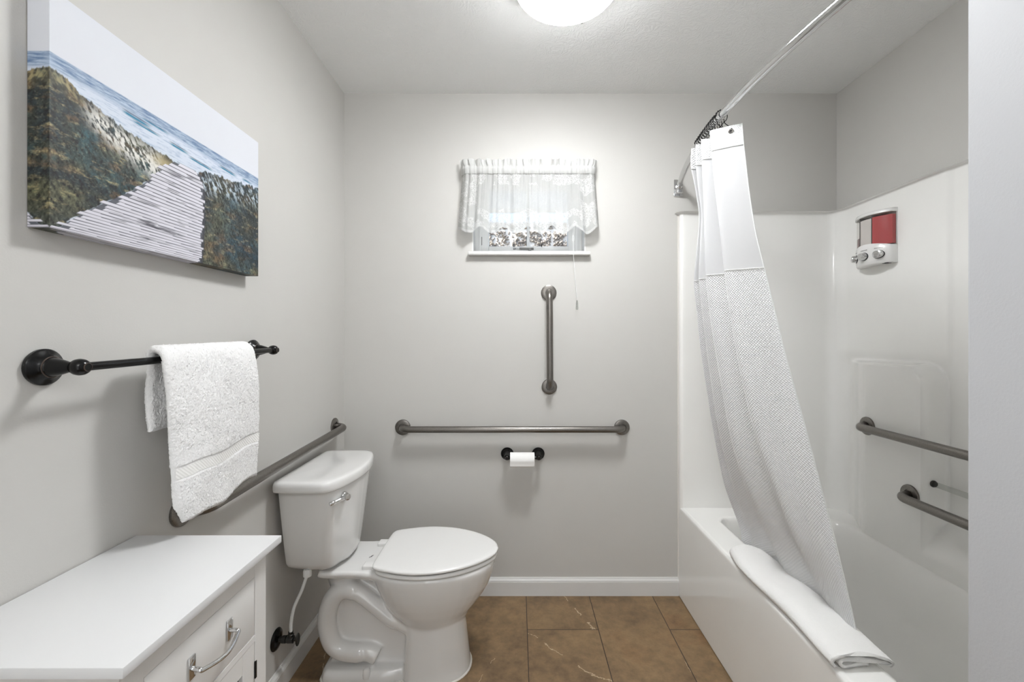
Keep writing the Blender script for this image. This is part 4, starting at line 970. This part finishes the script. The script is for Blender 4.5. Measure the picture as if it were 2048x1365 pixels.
# ================================================================== SHOWER ROD, RINGS, CURTAIN
RZ = 1.982
def rod_x(y): k = (y + 0.765) / 0.737; return 1.621 - 0.108 * (1 - k * k) ** 1.0
rp = [(rod_x(y), y, RZ) for y in np.linspace(-0.028, -1.502, 60)]
sr_ = empty('shower_rod', (1.6, -0.765, RZ)); tag(sr_, 'curved chrome shower curtain rod above the tub edge', 'curtain rod')
MB().tube(rp, 0.0125, 24).build('rod', M['chrome'], sr_)
for s6, yw in ((-1, 0.0), (1, YP)):
    b = MB().box(1.6245 - 0.022, 1.6245 + 0.022, min(yw, yw + s6 * 0.006), max(yw, yw + s6 * 0.006), RZ - 0.045, RZ + 0.037, 0.002)
    b.box(1.6245 - 0.014, 1.6245 + 0.014, min(yw + s6 * 0.005, yw + s6 * 0.030), max(yw + s6 * 0.005, yw + s6 * 0.030), RZ - 0.036, RZ + 0.020, 0.004)
    b.ball((1.6225, yw + s6 * 0.034, RZ - 0.006), 0.014, 16)
    b.build('bracket', M['chrome'], sr_, angle=40)

RZL = [1.938, 1.90, 1.868, 1.80, 1.70, 1.58, 1.462, 1.33, 1.20, 1.06, 0.92, 0.78, 0.66, 0.56, 0.47, 0.42, 0.36, 0.30, 0.26]
def keyline(tab, dt, db, X_end):
    tab = sorted(tab); ys = [a for a, _ in tab]; xs = [b_ for _, b_ in tab]; out = []
    for z in RZL:
        zz2 = max(z, 0.47); d = db + (dt - db) * (zz2 - 0.47) / (1.938 - 0.47)
        py = VY - (zz2 - CZ) * F / d; px = np.interp(py, ys, xs)
        p = at_d(px, py, d)
        if z < 0.47: p = Vector((p.x + (0.47 - z) * 0.12, p.y, z))
        out.append(np.array(p))
    return np.array(out)
KR = keyline([(248, 1484), (286, 1487), (388, 1499), (470, 1512), (538, 1529), (620, 1549), (711, 1571), (850, 1610), (997, 1649), (1151, 1687), (1263, 1711)], 1.400, 1.180, 0)
KA = keyline([(260, 1419), (297, 1422), (372, 1429), (430, 1436), (514, 1446), (553, 1450), (676, 1468), (781, 1490), (869, 1512), (939, 1538), (1027, 1569), (1089, 1595), (1222, 1664)], 1.455, 1.268, 0)
KB = keyline([(280, 1402), (330, 1404), (430, 1408), (514, 1410), (579, 1413), (684, 1428), (785, 1446), (873, 1463), (974, 1492), (1049, 1525), (1153, 1578)], 1.515, 1.463, 0)
KC = keyline([(288, 1391), (340, 1392), (430, 1402), (514, 1399), (566, 1397), (698, 1413), (843, 1434), (961, 1462), (1040, 1492), (1096, 1512)], 1.555, 1.68, 0)
KL = keyline([(288, 1386), (304, 1381), (347, 1383), (391, 1394), (436, 1398), (514, 1392), (566, 1388), (698, 1401), (843, 1424), (961, 1446), (1067, 1482)], 1.585, 1.775, 0)
nzl = len(RZL); top_w = np.clip((np.array(RZL) - 0.45) / 1.5, 0, 1)[:, None]
def back_fold(Ka, Kb, amt_top, amt_bot, dy): 
    m_ = Ka * 0.5 + Kb * 0.5; s7 = amt_bot + (amt_top - amt_bot) * top_w
    return m_ + s7 * np.array([1, 0, 0]) + np.array([0, dy, 0])
lines = [KR, KR * 0.5 + KA * 0.5 + np.array([0.0, -0.006, 0]), KA, back_fold(KA, KB, 0.055, 0.032, 0.008), KB, back_fold(KB, KC, 0.050, 0.026, 0.008), KC, back_fold(KC, KL, 0.045, 0.022, 0.01), KL, KL + np.array([0.03, 0.03, 0])]
KK = np.array(lines)                                  # (k, level, 3)
cols = np.stack([catmull(list(KK[:, j]), 16) for j in range(nzl)], 0)   # level, u, 3
zf = np.concatenate([np.linspace(RZL[0], RZL[-1], 260)])
Ls = [catmull(list(cols[:, i]), 16) for i in range(cols.shape[1])]
CU = []
for L_ in Ls:
    z_ = L_[:, 2][::-1]; CU.append(np.stack([np.interp(zf, z_, L_[:, 0][::-1]), np.interp(zf, z_, L_[:, 1][::-1]), zf], -1))
CU = np.array(CU)                                     # u, v, 3
ufr = np.linspace(0, 9, CU.shape[0])[:, None]
wob = 0.006 * np.sin(ufr * 3.1 + CU[..., 2] * 5) * sstep(1.4, 0.6, CU[..., 2])
CU[..., 0] += wob * 0.6; CU[..., 1] += wob * 0.5
mid_ = CU[:, 130]; ua = np.concatenate([[0], np.cumsum(np.linalg.norm(np.diff(mid_, axis=0), axis=1))])
UVc = np.stack([np.repeat(ua[:, None], CU.shape[1], 1), CU[..., 2]], -1)
sc2 = empty('shower_curtain', (1.55, -0.6, 1.93)); tag(sc2, 'white shower curtain with waffle weave lower part gathered and draped into the tub', 'shower curtain')
iz = lambda z: int(np.argmin(np.abs(zf - z)))
a_, b_ = iz(1.868), iz(1.462)
grid_obj('header_band', CU[:, :a_ + 1], M['waffle'], sc2, UV=UVc[:, :a_ + 1])
grid_obj('sheer_panel', CU[:, a_:b_ + 1], M['sheer'], sc2, UV=UVc[:, a_:b_ + 1])
grid_obj('waffle_panel', CU[:, b_:], M['waffle'], sc2, UV=UVc[:, b_:])
for ii in (a_, b_):
    MB().tube([CU[i, ii] + np.array([0, -0.0012, 0]) for i in range(0, CU.shape[0], 2)], 0.0014, 6).build('seam', M['vinyl'], sc2)
ed = MB().tube([CU[0, j] for j in range(0, CU.shape[1], 4)], 0.0016, 8); ed.build('side_hem', M['vinyl'], sc2)
gp = at_d(1459, 265, 1.418); gp = Vector((gp.x, -0.722, gp.z))
# find the panel point nearest to the grommet
dist = np.linalg.norm(CU[:, :12] - np.array(gp), axis=2); gi = np.unravel_index(np.argmin(dist), dist.shape); gp = Vector(CU[gi])
tn = Vector(CU[min(gi[0] + 2, CU.shape[0] - 1), gi[1]] - CU[max(gi[0] - 2, 0), gi[1]]).normalized(); gn = tn.cross(Vector((0, 0, 1))).normalized()
if gn.y > 0: gn = -gn
MB().ring([(0.0042, -0.002), (0.0042, 0.002), (0.0062, 0.0024), (0.0078, 0.0012), (0.0078, -0.0012)], gp + gn * 0.0005, gn, 24).build('grommet', M['steel'], sc2)
MB().lathe([(0.0001, 0.0008), (0.0042, 0.0008), (0.0042, 0.0012), (0.0001, 0.0012)], gp + gn * 0.001, gn, 20).build('grommet_hole', M['gap_shade'], sc2)  # dark disc closing the ring, the hole's shade as colour
ring_lab = 'black beaded shower curtain hook bunched on the rod behind the front one'
def make_ring(y, label, lean=0.0, tip=None, group=None):
    x = rod_x(y); t = Vector((rod_x(y - 0.01) - x, -0.01, 0)).normalized(); n = Vector((0, 0, 1)).cross(t).normalized()
    if n.x < 0: n = -n
    root = empty('shower_hook', (x, y, RZ)); tag(root, label, 'shower hook', group)
    c = Vector((x, y, RZ - 0.003)); r = 0.0195; pts = []
    for k in range(17):
        a = math.radians(-55 + 290 * k / 16); pts.append(c + n * (r * math.cos(a)) + Vector((0, 0, r * math.sin(a))) + t * (lean * math.sin(a)))
    tipR = tip if tip else c + Vector((0, 0, -0.050)) + n * 0.004
    pts = [tipR + Vector((0.004, 0, 0.003)), tipR + n * 0.003 + Vector((0, 0, 0.012)), c + n * 0.014 + Vector((0, 0, -0.024))] + pts
    pts += [c - n * 0.013 + Vector((0, 0, -0.022)), c - n * 0.002 + Vector((0, 0, -0.034)), c + n * 0.006 + Vector((0, 0, -0.038))]
    MB().tube(catmull(pts, 3), 0.0013, 8).build('wire', M['black'], root)
    b = MB()
    for k in range(6):
        a = math.radians(60 + 22 * k); b.ball(c + n * (r * math.cos(a)) + Vector((0, 0, r * math.sin(a))) + t * (lean * math.sin(a)), 0.0032, 8)
    b.build('roller_beads', M['black'], root)
    MB().ball(pts[-1], 0.0036, 10).build('ball_end', M['black'], root)
    return root
make_ring(-0.690, 'black beaded shower curtain hook in front, holding the curtain by its metal grommet', 0.004, gp + Vector((0, 0, -0.003)))
proto = make_ring(-0.665, ring_lab, -0.004, group='beaded hooks bunched on the rod')
for k in range(10):
    y = -0.648 + k * 0.0175; r = proto.copy(); COL.objects.link(r); r.location = (rod_x(y), y, RZ)
    r.rotation_euler = (0, 0, math.atan2(rod_x(y - 0.01) - rod_x(y + 0.01), -0.02) - math.atan2(rod_x(-0.675) - rod_x(-0.655), -0.02))
    r.rotation_euler.z *= -1
    for ch in list(proto.children):
        c = ch.copy(); COL.objects.link(c); c.parent = r

# ================================================================== FOLDED BATH MAT ON THE TUB RIM
bm_ = empty('bath_mat', (1.69, -0.77, RIM)); tag(bm_, 'folded white terry bath mat lying along the tub rim', 'bath mat')
sec = catmull([(1.715, 0, 0.4415), (1.675, 0, 0.4405), (1.652, 0, 0.4425), (1.644, 0, 0.4500), (1.652, 0, 0.4575), (1.680, 0, 0.4560), (1.715, 0, 0.4515), (1.748, 0, 0.4500), (1.7585, 0, 0.4455), (1.7640, 0, 0.4475),
               (1.7590, 0, 0.4555), (1.735, 0, 0.4625), (1.690, 0, 0.4680), (1.655, 0, 0.4680), (1.636, 0, 0.4620), (1.6275, 0, 0.4510), (1.634, 0, 0.4405)], 9)[:, [0, 2]]
ny_ = 170; yyv = np.linspace(-0.472, -1.048, ny_)
tg = np.gradient(sec, axis=0); tg /= np.linalg.norm(tg, axis=1, keepdims=True); nr = np.stack([tg[:, 1], -tg[:, 0]], 1)
tq = 0.0034
ringp = np.concatenate([sec + nr * tq, (sec - nr * tq)[::-1]], 0)
Pm = np.zeros((len(ringp), ny_, 3))
f_ = (yyv - yyv[0]) / (yyv[-1] - yyv[0])
far_t = sstep(0, 0.05, f_); wsc = 0.42 + 0.38 * np.sqrt(np.clip(f_ / 0.05, 0, 1)) + 0.20 * sstep(0.0, 0.25, f_)
for j in range(ny_):
    cx_ = 1.695; w = wsc[j]; x = cx_ + (ringp[:, 0] - cx_) * w * 1.08 - 0.004 * math.sin(f_[j] * 7) + 0.001
    z = 0.436 + (ringp[:, 1] - 0.437) * 1.22 * (0.55 + 0.45 * far_t[j]) * (0.92 + 0.10 * math.sin(f_[j] * 11 + 1))
    Pm[:, j, 0] = x; Pm[:, j, 1] = yyv[j] + 0.010 * (ringp[:, 0] - 1.70) / 0.06 * (1 - far_t[j]) * 0 + 0.006 * np.sin(ringp[:, 0] * 60); Pm[:, j, 2] = z
Pm[..., 2] += 0.0012 * (fbm(Pm[..., 0] * 60, Pm[..., 1] * 40, 41) - 0.5) * 2
Pm += rng.normal(0, 0.00025, Pm.shape)
Pm[..., 2] = np.maximum(Pm[..., 2], RIM + 0.0012)
mo = grid_obj('folded_cloth', Pm, M['mat_cloth'], bm_, wrap=True); close_ends(mo)
